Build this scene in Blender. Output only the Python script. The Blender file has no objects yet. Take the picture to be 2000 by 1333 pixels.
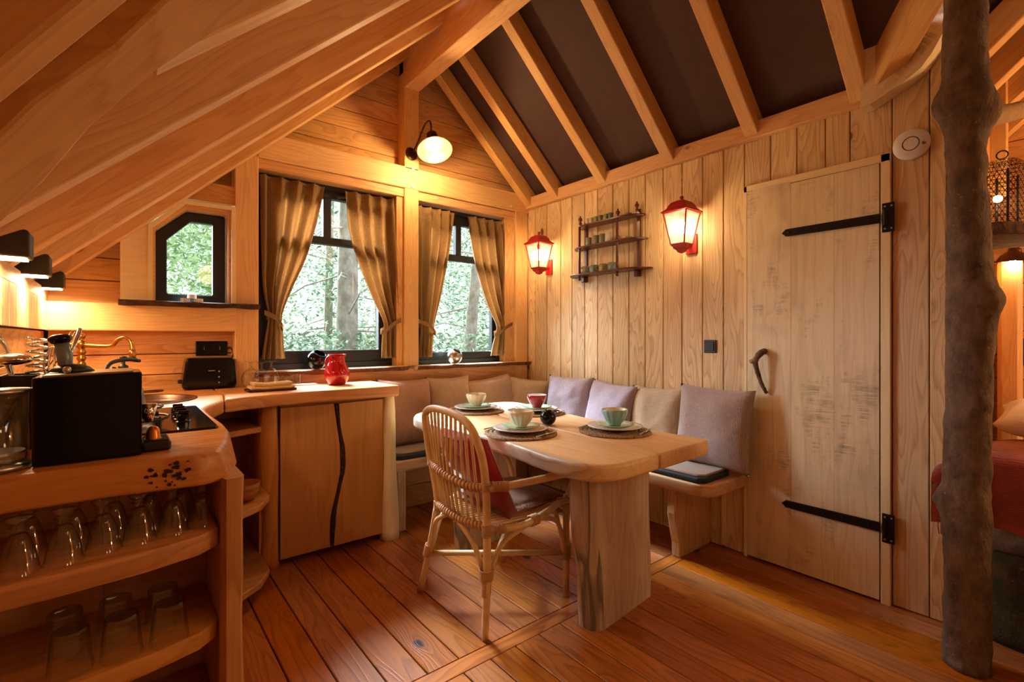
import bpy, bmesh, math, random
from mathutils import Vector, Matrix, Quaternion, noise as mnoise
random.seed(7)
SC = bpy.context.scene
COL = SC.collection
V = Vector
# ------------------------------------------------------------------ camera, sky, sun, exposure
cam_d = bpy.data.cameras.new('camera'); cam = bpy.data.objects.new('camera', cam_d); COL.objects.link(cam)
cam.location = (0, 0, 1.2); cam.rotation_euler = (math.radians(90), 0, math.radians(-39))
cam_d.sensor_width = 36; cam_d.lens = 36 * 950 / 2000; cam_d.shift_y = -0.00375; cam_d.clip_start = 0.05
SC.camera = cam
SC.view_settings.view_transform = 'Standard'; SC.view_settings.look = 'None'
SC.view_settings.exposure = 0.68; SC.view_settings.gamma = 1; SC.view_settings.use_curve_mapping = False
W = bpy.data.worlds.new('sky'); SC.world = W; W.use_nodes = True
bg = W.node_tree.nodes['Background']; bg.inputs[0].default_value = (0.84, 0.93, 1.0, 1); bg.inputs[1].default_value = 1.4
def light(kind, name, loc, energy, col, size=0.05, aim=None, **kw):
    d = bpy.data.lights.new(name, kind); d.energy = energy; d.color = col
    if kind == 'AREA': d.size = size
    elif kind == 'SUN': d.angle = size
    else: d.shadow_soft_size = size
    for k, v in kw.items(): setattr(d, k, v)
    o = bpy.data.objects.new(name, d); COL.objects.link(o); o.location = loc
    if aim is not None: o.rotation_euler = (V(aim) - V(loc)).to_track_quat('-Z', 'Y').to_euler()
    return o
WARM = (1.0, 0.64, 0.29)
light('SUN', 'daylight', (-.35, 8, 8.1), 36.0, (0.80, 0.88, 1.0), math.radians(28), aim=(0.7, 0.2, 0.5))
light('SUN', 'side_daylight', (-4.3, 9.5, 3.9), 6.0, (0.88, 0.92, 1.0), math.radians(36), aim=(0.9, 0.9, 0.9))
light('POINT', 'high_fill_behind_camera', (0.9, -0.85, 2.0), 3, WARM, 0.12)  # unseen warm fill added high behind the camera, no fitting there
light('POINT', 'low_fill_behind_camera', (1.35, -0.55, 0.85), 3, WARM, 0.14)  # added low fill out of view, lifts the rafter undersides
light('POINT', 'alcove_fill_light', (3.5, -1.1, 1.75), 34, WARM, 0.12)  # fill light added deep in the alcove to brighten the left rafters' undersides

# ------------------------------------------------------------------ materials
def sr(r, g, b):
    f = lambda c: (c / 255 / 12.92) if c <= 10.3 else ((c / 255 + 0.055) / 1.055) ** 2.4
    return (f(r), f(g), f(b), 1)
MATS = {}
class NT:
    def __init__(s, name):
        s.m = bpy.data.materials.new(name); s.m.use_nodes = True; s.t = s.m.node_tree; s.t.nodes.clear()
        s.out = s.n('ShaderNodeOutputMaterial'); MATS[name] = s.m
    def n(s, t, **kw):
        o = s.t.nodes.new(t)
        for k, v in kw.items(): setattr(o, k, v)
        return o
    def set(s, node, i, v):
        if hasattr(v, 'is_output') : s.t.links.new(v, node.inputs[i])
        else: node.inputs[i].default_value = v
    def math(s, op, a, b=None, c=None):
        o = s.n('ShaderNodeMath', operation=op); s.set(o, 0, a)
        if b is not None: s.set(o, 1, b)
        if c is not None: s.set(o, 2, c)
        return o.outputs[0]
    def vm(s, op, a, b=None):
        o = s.n('ShaderNodeVectorMath', operation=op); s.set(o, 0, a)
        if b is not None: s.set(o, 1, b)
        return o.outputs[0]
    def noise(s, v, scale, detail=2, rough=.5, dist=0):
        o = s.n('ShaderNodeTexNoise'); s.set(o, 'Vector', v); s.set(o, 'Scale', scale); s.set(o, 'Detail', detail)
        s.set(o, 'Roughness', rough); s.set(o, 'Distortion', dist); return o.outputs[0]
    def mix(s, f, a, b, mode='MIX'):
        o = s.n('ShaderNodeMix', data_type='RGBA', blend_type=mode); s.set(o, 0, f); s.set(o, 6, a); s.set(o, 7, b); return o.outputs[2]
    def ramp(s, f, *st):
        o = s.n('ShaderNodeValToRGB'); s.set(o, 0, f); e = o.color_ramp.elements
        while len(e) < len(st): e.new(0.5)
        for k, (p, c) in enumerate(st):
            e[k].position = p; e[k].color = c if isinstance(c, tuple) else (c, c, c, 1)
        return o.outputs[0]
    def rng(s, v, a, b, c=0., d=1.):
        o = s.n('ShaderNodeMapRange'); s.set(o, 0, v); s.set(o, 1, a); s.set(o, 2, b); s.set(o, 3, c); s.set(o, 4, d); return o.outputs[0]
    def bump(s, h, strength=.3, dist=.002):
        o = s.n('ShaderNodeBump'); s.set(o, 'Height', h); s.set(o, 'Strength', strength); s.set(o, 'Distance', dist); return o.outputs[0]
    def bsdf(s, col, rough=.5, normal=None, metal=0., **kw):
        o = s.n('ShaderNodeBsdfPrincipled'); s.set(o, 'Base Color', col); s.set(o, 'Roughness', rough); s.set(o, 'Metallic', metal)
        if normal is not None: s.set(o, 'Normal', normal)
        for k, v in kw.items(): s.set(o, k.replace('_', ' '), v)
        s.t.links.new(o.outputs[0], s.out.inputs[0]); return o
    def obj(s): return s.n('ShaderNodeTexCoord').outputs['Object']
    def rnd(s): return s.n('ShaderNodeObjectInfo').outputs['Random']

def wood(name, base, dark, knot=sr(96, 48, 22), ring=26, rough=.55, knots=.5, vary=.16, saw=0., contrast=.5, axis='X', gloss=.5, stain=0., edge=None):
    s = NT(name); r = s.rnd()
    off = s.n('ShaderNodeCombineXYZ'); s.set(off, 0, s.math('MULTIPLY', r, 37.)); s.set(off, 1, s.math('MULTIPLY', r, 91.)); s.set(off, 2, s.math('MULTIPLY', r, 53.))
    p = s.vm('ADD', s.obj(), off.outputs[0])
    if axis == 'Z':
        m = s.n('ShaderNodeMapping'); s.set(m, 0, p); m.inputs['Rotation'].default_value = (0, math.pi / 2, 0); p = m.outputs[0]
    p = s.vm('ADD', p, s.vm('MULTIPLY', s.vm('SUBTRACT', s.n_noisecol(p, 2.2), (.5, .5, .5)), (.03, .03, .03)))
    vo = s.n('ShaderNodeTexVoronoi'); s.set(vo, 'Vector', s.vm('MULTIPLY', p, (2.6, 4.2, 4.2))); s.set(vo, 'Scale', 1.0)
    sep = s.n('ShaderNodeSeparateColor'); s.set(sep, 0, vo.outputs['Color'])
    has = s.math('GREATER_THAN', sep.outputs[0], 1 - knots)
    kr = s.rng(sep.outputs[1], 0, 1, .035, .10)
    d = vo.outputs['Distance']
    kn = s.math('MULTIPLY', has, s.rng(s.math('DIVIDE', d, kr), .75, 1.15, 1, 0))
    halo = s.math('MULTIPLY', has, s.rng(d, .0, .34, 1, 0)); halo = s.math('MULTIPLY', halo, halo)
    g = s.noise(s.vm('MULTIPLY', p, (.75, 7, 7)), 1.0, 2, .4)
    cont = s.math('ADD', s.math('MULTIPLY', g, float(ring)), s.math('MULTIPLY', halo, 3.6))
    fr = s.math('FRACT', cont)
    line = s.ramp(fr, (0, 0.), (.55, .35), (.86, 1.), (1, 0.))
    fib = s.noise(s.vm('MULTIPLY', p, (3, 170, 170)), 1.0, 2, .6)
    blot = s.noise(s.vm('MULTIPLY', p, (1.2, 4, 4)), 1.0, 3, .6)
    f = s.math('MULTIPLY', line, contrast)
    f = s.math('ADD', f, s.rng(fib, .3, .75, -.10, .22)); f = s.math('ADD', f, s.math('MULTIPLY', halo, .35))
    f = s.math('ADD', f, s.rng(blot, .35, .7, -.08, .2))
    cl = s.n('ShaderNodeClamp'); s.set(cl, 0, f)
    col = s.mix(cl.outputs[0], base, dark)
    if saw or stain:
        sw = s.noise(s.vm('MULTIPLY', p, (150, 9, 9)), 1.0, 3, .6); big = s.noise(s.vm('MULTIPLY', p, (4.5, 9, 9)), 1.0, 4, .65)
        m = s.math('MULTIPLY', s.rng(sw, .40, .62), s.rng(big, .55, .72)); col = s.mix(s.math('MULTIPLY', m, saw), col, sr(92, 80, 66))
        m2 = s.rng(s.noise(p, 2.3, 4, .6), .52, .72); col = s.mix(s.math('MULTIPLY', m2, stain), col, sr(140, 118, 92))
    col = s.mix(kn, col, knot)
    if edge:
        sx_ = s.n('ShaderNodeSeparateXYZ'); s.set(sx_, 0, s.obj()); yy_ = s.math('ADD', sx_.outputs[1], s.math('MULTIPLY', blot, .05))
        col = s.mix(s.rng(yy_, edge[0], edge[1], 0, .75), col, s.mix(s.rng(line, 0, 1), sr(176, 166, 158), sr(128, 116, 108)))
    hv = s.n('ShaderNodeHueSaturation'); s.set(hv, 'Color', col); s.set(hv, 'Hue', s.rng(r, 0, 1, .498, .506))
    s.set(hv, 'Value', s.rng(s.math('FRACT', s.math('MULTIPLY', r, 17.3)), 0, 1, 1 - vary, 1 + vary * .5)); s.set(hv, 'Saturation', s.rng(s.math('FRACT', s.math('MULTIPLY', r, 7.7)), 0, 1, .92, 1.06))
    h = s.math('ADD', s.math('MULTIPLY', line, -.4), s.math('MULTIPLY', fib, .6))
    s.bsdf(hv.outputs[0], s.rng(fib, .3, .7, rough - .06, rough + .08), s.bump(h, .35, .0015), Specular_IOR_Level=gloss)
    return s.m
def _nc(s, v, sc):
    o = s.n('ShaderNodeTexNoise'); s.set(o, 'Vector', v); s.set(o, 'Scale', sc); s.set(o, 'Detail', 1.0); return o.outputs[1]
NT.n_noisecol = _nc

wood('larch_panel', sr(236, 208, 160), sr(176, 126, 74), ring=24, contrast=.5, knots=.6, vary=.13, knot=sr(112, 66, 36))
wood('larch_beam', sr(232, 184, 122), sr(196, 128, 70), ring=18, contrast=.36, knots=.42, knot=sr(120, 58, 26), vary=.08)
wood('larch_board', sr(226, 172, 108), sr(168, 102, 52), ring=20, contrast=.42, knots=.3, vary=.12)
wood('floor_wood', sr(190, 112, 48), sr(112, 54, 16), knot=sr(44, 16, 6), ring=16, contrast=.5, knots=.65, rough=.34, vary=.22, gloss=.5)
wood('maple_top', sr(238, 200, 146), sr(202, 152, 98), ring=9, contrast=.35, knots=.08, rough=.42, vary=.05)
wood('sawn_oak', sr(238, 220, 182), sr(196, 168, 124), ring=9, contrast=.3, knots=.22, knot=sr(120, 92, 62), saw=.7, stain=.3, vary=.02)
wood('bench_wood', sr(222, 184, 138), sr(172, 122, 78), ring=12, contrast=.4, knots=.2, saw=.2, stain=.15)
wood('trunk_slab', sr(212, 190, 164), sr(164, 136, 110), ring=10, contrast=.4, knots=.12, stain=.35, vary=.04, rough=.6)
wood('counter_wood', sr(214, 150, 84), sr(150, 88, 42), ring=9, contrast=.4, knots=.14, rough=.38, vary=.05)
wood('cabinet_wood', sr(208, 150, 88), sr(164, 104, 54), ring=7, contrast=.3, knots=.06, saw=.10, vary=.05)
wood('trim_pale', sr(244, 224, 180), sr(222, 192, 142), ring=14, contrast=.25, knots=.0, vary=.04)
wood('bowl_wood', sr(190, 120, 60), sr(150, 86, 40), ring=8, contrast=.3, knots=0)

def simple(name, col, rough=.5, metal=0., bumps=None, vary=0., **kw):
    s = NT(name); c = col; nrm = None
    if bumps: 
        h = s.noise(s.obj(), bumps[0], 3, .6); nrm = s.bump(h, bumps[1], bumps[2])
    if vary: c = s.mix(s.rng(s.noise(s.obj(), 14, 3, .6), .3, .7), col, tuple(x * (1 - vary) for x in col[:3]) + (1,))
    s.bsdf(c, rough, nrm, metal, **kw); return s.m
simple('black_metal', sr(28, 27, 27), .42, .6, (60, .25, .001))
simple('window_frame', sr(22, 22, 26), .38, 0., (40, .05, .001))
simple('bronze', sr(92, 62, 36), .4, .8, (30, .2, .001), vary=.3)
simple('brass', sr(196, 150, 84), .28, 1.0, vary=.2)
simple('steel', sr(190, 186, 180), .28, 1.0, (90, .05, .001))
simple('chrome', sr(225, 222, 216), .12, 1.0)
simple('gloss_black', sr(5, 5, 5), .12, 0., None, 0., Specular_IOR_Level=.35)
simple('satin_black', sr(20, 19, 20), .45)
simple('lamp_shell', sr(46, 40, 34), .5, .3)
simple('red_metal', sr(190, 30, 24), .42, .0, (70, .25, .001), vary=.2)
simple('red_glaze', sr(166, 8, 24), .12, 0., None, 0., Coat_Weight=.6)
simple('cream_glaze', sr(226, 222, 196), .16, 0., (12, .1, .002), Coat_Weight=.5)
simple('white_glaze', sr(226, 224, 216), .14, 0., (12, .1, .002), Coat_Weight=.5)
simple('mint_glaze', sr(176, 208, 182), .16, 0., (40, .3, .002), Coat_Weight=.5)
simple('blue_glaze', sr(138, 184, 186), .16, 0., (12, .1, .002), Coat_Weight=.5)
simple('sage_glaze', sr(150, 164, 132), .2)
simple('slate_glaze', sr(122, 142, 142), .2)
simple('olive_glaze', sr(160, 158, 90), .2)
simple('white_plastic', sr(232, 232, 230), .35)
simple('dark_plastic', sr(38, 38, 40), .4)
simple('brown_sink', sr(74, 36, 20), .3, .3, (50, .3, .001))
simple('whatnot_wood', sr(96, 44, 22), .3, 0., (40, .1, .001), vary=.35)
simple('dark_roof', sr(78, 52, 46), .75, 0., (220, .25, .001), vary=.18)
simple('rattan', sr(232, 198, 144), .38, 0., (120, .2, .001), vary=.28)
simple('cane_wrap', sr(200, 154, 104), .5, 0., (200, .4, .001), vary=.3)
simple('teal_trim', sr(40, 52, 52), .8)
simple('copper_capsule', sr(214, 130, 62), .3, .9)
simple('pen_white', sr(230, 226, 216), .3)
simple('paper', sr(228, 220, 204), .7)
simple('candle_wax', sr(240, 232, 214), .5)
simple('steel_blue', sr(120, 132, 142), .3, .3)
def glass(name, tint=(1, 1, 1, 1), edge=1.45, rough=0.):
    s = NT(name)
    tr = s.n('ShaderNodeBsdfTransparent'); l2 = s.n('ShaderNodeLayerWeight'); s.set(tr, 0, s.mix(s.math('MULTIPLY', s.math('POWER', l2.outputs['Facing'], 3.5), 0. if name == 'pane_glass' else .75), tint, (.12, .10, .08, 1)))
    gl = s.n('ShaderNodeBsdfGlossy'); gl.inputs['Roughness'].default_value = rough + .02
    fr = s.n('ShaderNodeMath', operation='MULTIPLY_ADD'); lw = s.n('ShaderNodeLayerWeight'); pw_ = s.math('POWER', lw.outputs['Facing'], 3.2 if name == 'pane_glass' else 5.); s.set(fr, 0, pw_); fr.inputs[1].default_value = .45 if name == 'pane_glass' else .75; fr.inputs[2].default_value = .04 if name == 'pane_glass' else .10
    mx = s.n('ShaderNodeMixShader'); s.t.links.new(fr.outputs[0], mx.inputs[0]); s.t.links.new(tr.outputs[0], mx.inputs[1]); s.t.links.new(gl.outputs[0], mx.inputs[2])
    s.t.links.new(mx.outputs[0], s.out.inputs[0])
glass('pane_glass', (.93, .96, .96, 1)); glass('clear_glass', (.96, .97, .96, 1), 1.5); glass('amber_bottle', (.16, .05, .02, 1), 1.5)
s = NT('frosted_lamp'); tr = s.n('ShaderNodeBsdfTransparent'); tl = s.n('ShaderNodeBsdfTranslucent'); mx = s.n('ShaderNodeMixShader'); mx.inputs[0].default_value = .22
s.t.links.new(tr.outputs[0], mx.inputs[1]); s.t.links.new(tl.outputs[0], mx.inputs[2]); s.t.links.new(mx.outputs[0], s.out.inputs[0])
def fabric(name, c1, c2, scale=260, bump=.5, sheen=.3, weave=True):
    s = NT(name); p = s.obj(); w1 = s.n('ShaderNodeTexWave', wave_type='BANDS', bands_direction='X'); w2 = s.n('ShaderNodeTexWave', wave_type='BANDS', bands_direction='Z')
    for w in (w1, w2): s.set(w, 0, p); s.set(w, 'Scale', scale / 6.28); s.set(w, 'Distortion', 1.5); s.set(w, 'Detail', 2.0)
    h = s.math('MULTIPLY', w1.outputs[1], w2.outputs[1]); n = s.noise(p, 90, 3, .7); nb = s.noise(p, 9, 3, .6)
    f = s.math('ADD', s.math('MULTIPLY', h, .5), s.rng(n, .3, .7, 0, .5))
    col = s.mix(f, c1, c2); col = s.mix(s.rng(nb, .35, .65, 0, .25), col, c2)
    s.bsdf(col, .92, s.bump(s.math('ADD', h, n), bump, .002), Sheen_Weight=sheen)
fabric('curtain_linen', sr(196, 156, 104), sr(148, 112, 70), 300, .5, .05)
fabric('cushion_rust', sr(178, 134, 104), sr(132, 90, 64), 220)
fabric('cushion_taupe', sr(190, 158, 130), sr(146, 112, 86), 220)
fabric('cushion_mauve', sr(186, 172, 184), sr(138, 124, 138), 220)
fabric('cushion_grey_mauve', sr(188, 170, 164), sr(142, 120, 116), 220)
fabric('cushion_beige', sr(206, 182, 150), sr(164, 138, 106), 200)
fabric('seat_pad', sr(158, 136, 116), sr(116, 94, 76), 200)
fabric('red_felt', sr(170, 18, 34), sr(128, 10, 22), 500, .2)
fabric('red_stitch', sr(220, 170, 170), sr(190, 120, 120), 500, .2)
fabric('orange_blanket', sr(200, 78, 36), sr(140, 40, 20), 240, .8)
fabric('bed_linen', sr(226, 214, 204), sr(206, 190, 178), 400, .2)
fabric('tea_towel', sr(222, 190, 134), sr(196, 158, 100), 400, .3)
fabric('brown_pad', sr(176, 116, 66), sr(120, 70, 36), 140, .8)
def bark(name, c1, c2, moss=None, sc=1.):
    s = NT(name); p = s.vm('MULTIPLY', s.obj(), (1.0, 1.0, .6)); n1 = s.noise(p, 26 * sc, 5, .7); n2 = s.noise(s.obj(), 6 * sc, 3, .6)
    col = s.mix(s.rng(n1, .3, .7), c1, c2)
    vo = s.n('ShaderNodeTexVoronoi'); s.set(vo, 0, s.obj()); s.set(vo, 'Scale', 28.0)
    col = s.mix(s.rng(vo.outputs[0], .06, .13, .35, 0), col, sr(176, 152, 120))
    col = s.mix(s.rng(n2, .5, .7, 0, .25), col, sr(150, 104, 72))
    if moss: col = s.mix(s.rng(s.noise(s.obj(), 9, 5, .7), .42, .6), col, moss)
    s.bsdf(col, .9, s.bump(s.math('ADD', n1, s.math('MULTIPLY', n2, 2.)), .9, .012))
bark('trunk_bark', sr(66, 52, 44), sr(124, 100, 80)); bark('mossy_bark', sr(40, 34, 26), sr(84, 70, 50), sr(46, 54, 30)); bark('branch_bark', sr(150, 120, 84), sr(186, 158, 116))
bark('live_edge', sr(84, 44, 24), sr(150, 92, 56), sc=2.2); bark('dark_live_edge', sr(40, 22, 14), sr(72, 42, 26), sc=2.)
bark('outdoor_bark', sr(126, 114, 100), sr(196, 184, 166), sc=.5)
def emit(name, col, st):
    s = NT(name); e = s.n('ShaderNodeEmission'); e.inputs[0].default_value = col; e.inputs[1].default_value = st; s.t.links.new(e.outputs[0], s.out.inputs[0])
emit('bulb_glow', (1, .72, .38, 1), 36); emit('led_glow', (1, .80, .50, 1), 14)
def leafm(name, c1, c2):
    s = NT(name); g = s.n('ShaderNodeNewGeometry'); col = s.mix(g.outputs['Random Per Island'], c1, c2)
    d = s.n('ShaderNodeBsdfDiffuse'); t = s.n('ShaderNodeBsdfTranslucent'); m = s.n('ShaderNodeMixShader'); m.inputs[0].default_value = .45
    s.set(d, 0, col); s.set(t, 0, col); s.t.links.new(d.outputs[0], m.inputs[1]); s.t.links.new(t.outputs[0], m.inputs[2]); s.t.links.new(m.outputs[0], s.out.inputs[0])
leafm('leaves', sr(92, 124, 66), sr(190, 206, 160)); leafm('conifer', sr(66, 92, 62), sr(168, 186, 156))

# ------------------------------------------------------------------ helpers
WM = {}
def place(o, parent, M):
    WM[o] = M
    if parent is not None:
        o.parent = parent; o.matrix_parent_inverse = Matrix.Identity(4); o.matrix_basis = WM[parent].inverted() @ M
    else: o.matrix_basis = M
def obj(name, bm, mat, parent=None, M=None, smooth=False, world=True):
    """bm is given in world coordinates when world=True (converted into M's frame), else already local to M"""
    if M is None: M = WM[parent].copy() if parent is not None else Matrix.Identity(4)
    if world: bm.transform(M.inverted())
    me = bpy.data.meshes.new(name); bm.normal_update(); bm.to_mesh(me); bm.free()
    for mt in (mat if isinstance(mat, (list, tuple)) else [mat]): me.materials.append(MATS[mt])
    if smooth:
        for p in me.polygons: p.use_smooth = True
        if smooth == 'auto': me.set_sharp_from_angle(angle=.55)
    o = bpy.data.objects.new(name, me); COL.objects.link(o); place(o, parent, M); return o
def thing(name, label, cat, loc=(0, 0, 0), group=None, rz=0.):
    o = bpy.data.objects.new(name, None); COL.objects.link(o); o.empty_display_size = .05
    place(o, None, Matrix.Translation(loc) @ Matrix.Rotation(rz, 4, 'Z'))
    o['label'] = label; o['category'] = cat
    if group: o['group'] = group
    return o
def tag(o, label, cat, group=None):
    o['label'] = label; o['category'] = cat
    if group: o['group'] = group
    return o
def struct(name, loc=(0, 0, 0)):
    o = bpy.data.objects.new(name, None); COL.objects.link(o); place(o, None, Matrix.Translation(loc)); o['kind'] = 'structure'; return o
def dup(root, M, label, group=None):
    def cp(o, par):
        c = o.copy(); COL.objects.link(c)
        if par is None: place(c, None, M)
        else:
            c.parent = par; WM[c] = WM[par] @ o.matrix_basis
        for ch in KIDS(o): cp(ch, c)
        return c
    r = cp(root, None); r['label'] = label
    if group: r['group'] = group
    return r
def KIDS(o): return [c for c in list(COL.objects) if c.parent is o or c.parent == o]
def frame(A, B, up):
    A, B = V(A), V(B); x = (B - A).normalized(); z = V(up); z = (z - x * z.dot(x)).normalized(); y = z.cross(x)
    M = Matrix((x, y, z)).transposed().to_4x4(); M.translation = (A + B) / 2; return M
def bmbox(x0, x1, y0, y1, z0, z1, c=.0, bm=None):
    """box with chamfered edges along local X"""
    bm = bm or bmesh.new(); c = min(c, (y1 - y0) / 2.2, (z1 - z0) / 2.2)
    if c > 0: ring = [(y0 + c, z0), (y1 - c, z0), (y1, z0 + c), (y1, z1 - c), (y1 - c, z1), (y0 + c, z1), (y0, z1 - c), (y0, z0 + c)]
    else: ring = [(y0, z0), (y1, z0), (y1, z1), (y0, z1)]
    a = [bm.verts.new((x0, y, z)) for y, z in ring]; b = [bm.verts.new((x1, y, z)) for y, z in ring]; n = len(ring)
    for i in range(n): bm.faces.new((a[i], a[(i + 1) % n], b[(i + 1) % n], b[i])[::-1])
    bm.faces.new(a); bm.faces.new(b[::-1]); return bm
def board(name, A, B, w, t, up, mat, parent=None, c=.003, wob=0.):
    """plank from A to B: w across, t along up"""
    M = frame(A, B, up); L = (V(B) - V(A)).length / 2
    bm = bmbox(-L, L, -w / 2, w / 2, -t / 2, t / 2, c)
    if wob:
        bmesh.ops.subdivide_edges(bm, edges=[e for e in bm.edges if abs(e.verts[0].co.x - e.verts[1].co.x) > L], cuts=10)
        sd = random.random() * 50
        for v in bm.verts:
            v.co.y += wob * (mnoise.noise(V((v.co.x * 3 + sd, v.co.y * 8, 0)))); v.co.z += wob * .6 * mnoise.noise(V((v.co.x * 3, sd, v.co.z * 8)))
    return obj(name, bm, mat, parent, M, world=False)
def prism(pts, axis, a, b, bm=None):
    """extrude polygon pts (2-D) along axis from a to b.  x: pts=(y,z)  y: pts=(x,z)  z: pts=(x,y)"""
    bm = bm or bmesh.new()
    f = {'x': lambda p, q: (q, p[0], p[1]), 'y': lambda p, q: (p[0], q, p[1]), 'z': lambda p, q: (p[0], p[1], q)}[axis]
    lo = [bm.verts.new(f(p, a)) for p in pts]; hi = [bm.verts.new(f(p, b)) for p in pts]; n = len(pts)
    for i in range(n): bm.faces.new((lo[i], lo[(i + 1) % n], hi[(i + 1) % n], hi[i]))
    bm.faces.new(lo[::-1]); bm.faces.new(hi); bmesh.ops.recalc_face_normals(bm, faces=bm.faces[:]); return bm
def bevel(bm, w, seg=2, ang=.6):
    es = [e for e in bm.edges if len(e.link_faces) == 2 and e.calc_face_angle(0) > ang]
    bmesh.ops.bevel(bm, geom=es, offset=w, segments=seg, profile=.5, affect='EDGES'); return bm
def box(x0, x1, y0, y1, z0, z1, bv=0., seg=2):
    bm = prism([(x0, y0), (x1, y0), (x1, y1), (x0, y1)], 'z', z0, z1)
    if bv: bevel(bm, bv, seg)
    return bm
def lathe(prof, n=24, M=None, bm=None, flute=None):
    """prof = [(r,z)...] about Z"""
    bm = bm or bmesh.new(); M = M or Matrix.Identity(4); rows = []
    for k, (r, z) in enumerate(prof):
        if r < 1e-5: rows.append([bm.verts.new(M @ V((0, 0, z)))])
        else:
            row = []
            for i in range(n):
                rr = r * (1 + (flute[1] * abs(math.cos(flute[0] * math.pi * i / n)) if flute and flute[2] <= k <= flute[3] else 0))
                row.append(bm.verts.new(M @ V((rr * math.cos(2 * math.pi * i / n), rr * math.sin(2 * math.pi * i / n), z))))
            rows.append(row)
    for a, b in zip(rows, rows[1:]):
        if len(a) == 1 and len(b) == 1: continue
        for i in range(n):
            j = (i + 1) % n
            if len(a) == 1: bm.faces.new((a[0], b[j], b[i]))
            elif len(b) == 1: bm.faces.new((a[i], a[j], b[0]))
            else: bm.faces.new((a[i], a[j], b[j], b[i]))
    bmesh.ops.recalc_face_normals(bm, faces=bm.faces[:]); return bm
def T(x, y, z): return Matrix.Translation((x, y, z))
def catmull(pts, k=6, closed=False):
    pts = [V(p) for p in pts]; out = []; n = len(pts)
    rngn = n if closed else n - 1
    for i in range(rngn):
        p0 = pts[(i - 1) % n] if closed or i > 0 else pts[0] * 2 - pts[1]; p1 = pts[i]; p2 = pts[(i + 1) % n]
        p3 = pts[(i + 2) % n] if closed or i + 2 < n else pts[-1] * 2 - pts[-2]
        for j in range(k):
            t = j / k; out.append(.5 * ((2 * p1) + (p2 - p0) * t + (2 * p0 - 5 * p1 + 4 * p2 - p3) * t * t + (3 * p1 - p0 - 3 * p2 + p3) * t ** 3))
    if not closed: out.append(pts[-1])
    return out
def tube(pts, r, n=8, bm=None, smooth=0, caps=True, jit=0.):
    """swept tube along pts, r number or list"""
    if smooth:
        rl = r if isinstance(r, (list, tuple)) else [r] * len(pts); m = len(pts)
        pts2 = catmull(pts, smooth); r = []
        for i in range(len(pts2)):
            t = i / smooth; a = min(int(t), m - 2); r.append(rl[a] + (rl[a + 1] - rl[a]) * (t - a))
        pts = pts2
    pts = [V(p) for p in pts]; bm = bm or bmesh.new(); rl = r if isinstance(r, (list, tuple)) else [r] * len(pts)
    d = (pts[1] - pts[0]).normalized(); u = d.orthogonal().normalized(); rows = []
    for i, p in enumerate(pts):
        d2 = (pts[min(i + 1, len(pts) - 1)] - pts[max(i - 1, 0)]).normalized(); q = d.rotation_difference(d2); u = (q @ u).normalized(); d = d2; w = d.cross(u)
        rows.append([bm.verts.new(p + (u * math.cos(2 * math.pi * k / n) + w * math.sin(2 * math.pi * k / n)) * rl[i] * (1 + jit * (random.random() - .5))) for k in range(n)])
    for a, b in zip(rows, rows[1:]):
        for k in range(n): bm.faces.new((a[k], a[(k + 1) % n], b[(k + 1) % n], b[k]))
    if caps: bm.faces.new(rows[0][::-1]); bm.faces.new(rows[-1])
    return bm
def poly_top(pts, z0, z1, bv=.01, seg=3, jag=0.):
    bm = prism([(p[0], p[1]) for p in pts], 'z', z0, z1)
    return bevel(bm, bv, seg, .35) if bv else bm
def join(a, b):
    me = bpy.data.meshes.new('t'); b.to_mesh(me); a.from_mesh(me); b.free(); bpy.data.meshes.remove(me); return a
def sphere(c, r, u=16, v=10, s=(1, 1, 1)):
    bm = bmesh.new(); bmesh.ops.create_uvsphere(bm, u_segments=u, v_segments=v, radius=r, matrix=T(*c) @ Matrix.Diagonal((*s, 1))); return bm

def carve(o, cutter_bm):
    """cut a recess into a solid mesh object"""
    me = bpy.data.meshes.new('c'); cutter_bm.transform(WM[o].inverted()); cutter_bm.to_mesh(me); cutter_bm.free()
    c = bpy.data.objects.new('c', me); COL.objects.link(c); c.matrix_basis = WM[o]
    md = o.modifiers.new('b', 'BOOLEAN'); md.operation = 'DIFFERENCE'; md.solver = 'EXACT'; md.object = c
    bpy.context.view_layer.update(); dg = bpy.context.evaluated_depsgraph_get(); nm = bpy.data.meshes.new_from_object(o.evaluated_get(dg))
    o.modifiers.clear(); o.data = nm; bpy.data.objects.remove(c); bpy.data.meshes.remove(me)
# ------------------------------------------------------------------ room shell
RP = .94   # roof pitch (left)
def zl(x): return 1.667 + .94 * x            # underside of the left rafters
def zr(x): return 2.28 + .905 * (2.66 - x)   # underside of the right rafters
# floor
floor = struct('floor')
obj('subfloor', box(-.6, 4.2, -2.2, 3.5, -.12, -.032), 'satin_black', floor)
gx = .066
x = -.33
while x < 2.66:
    board('floor_plank', (x + gx, 1.537, -.015), (x + gx, 3.25, -.015), .1270, .03, (0, 0, 1), 'floor_wood', floor, .0025); x += .132
board('floor_plank', (-.33, 1.497, -.015), (2.69, 1.497, -.015), .072, .03, (0, 0, 1), 'floor_wood', floor, .002)
x = -.36
while x < 4.0:
    board('floor_plank', (x + .06, -2.0, -.015), (x + .06, 1.457, -.015), .1150, .03, (0, 0, 1), 'floor_wood', floor, .0025); x += .12
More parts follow.
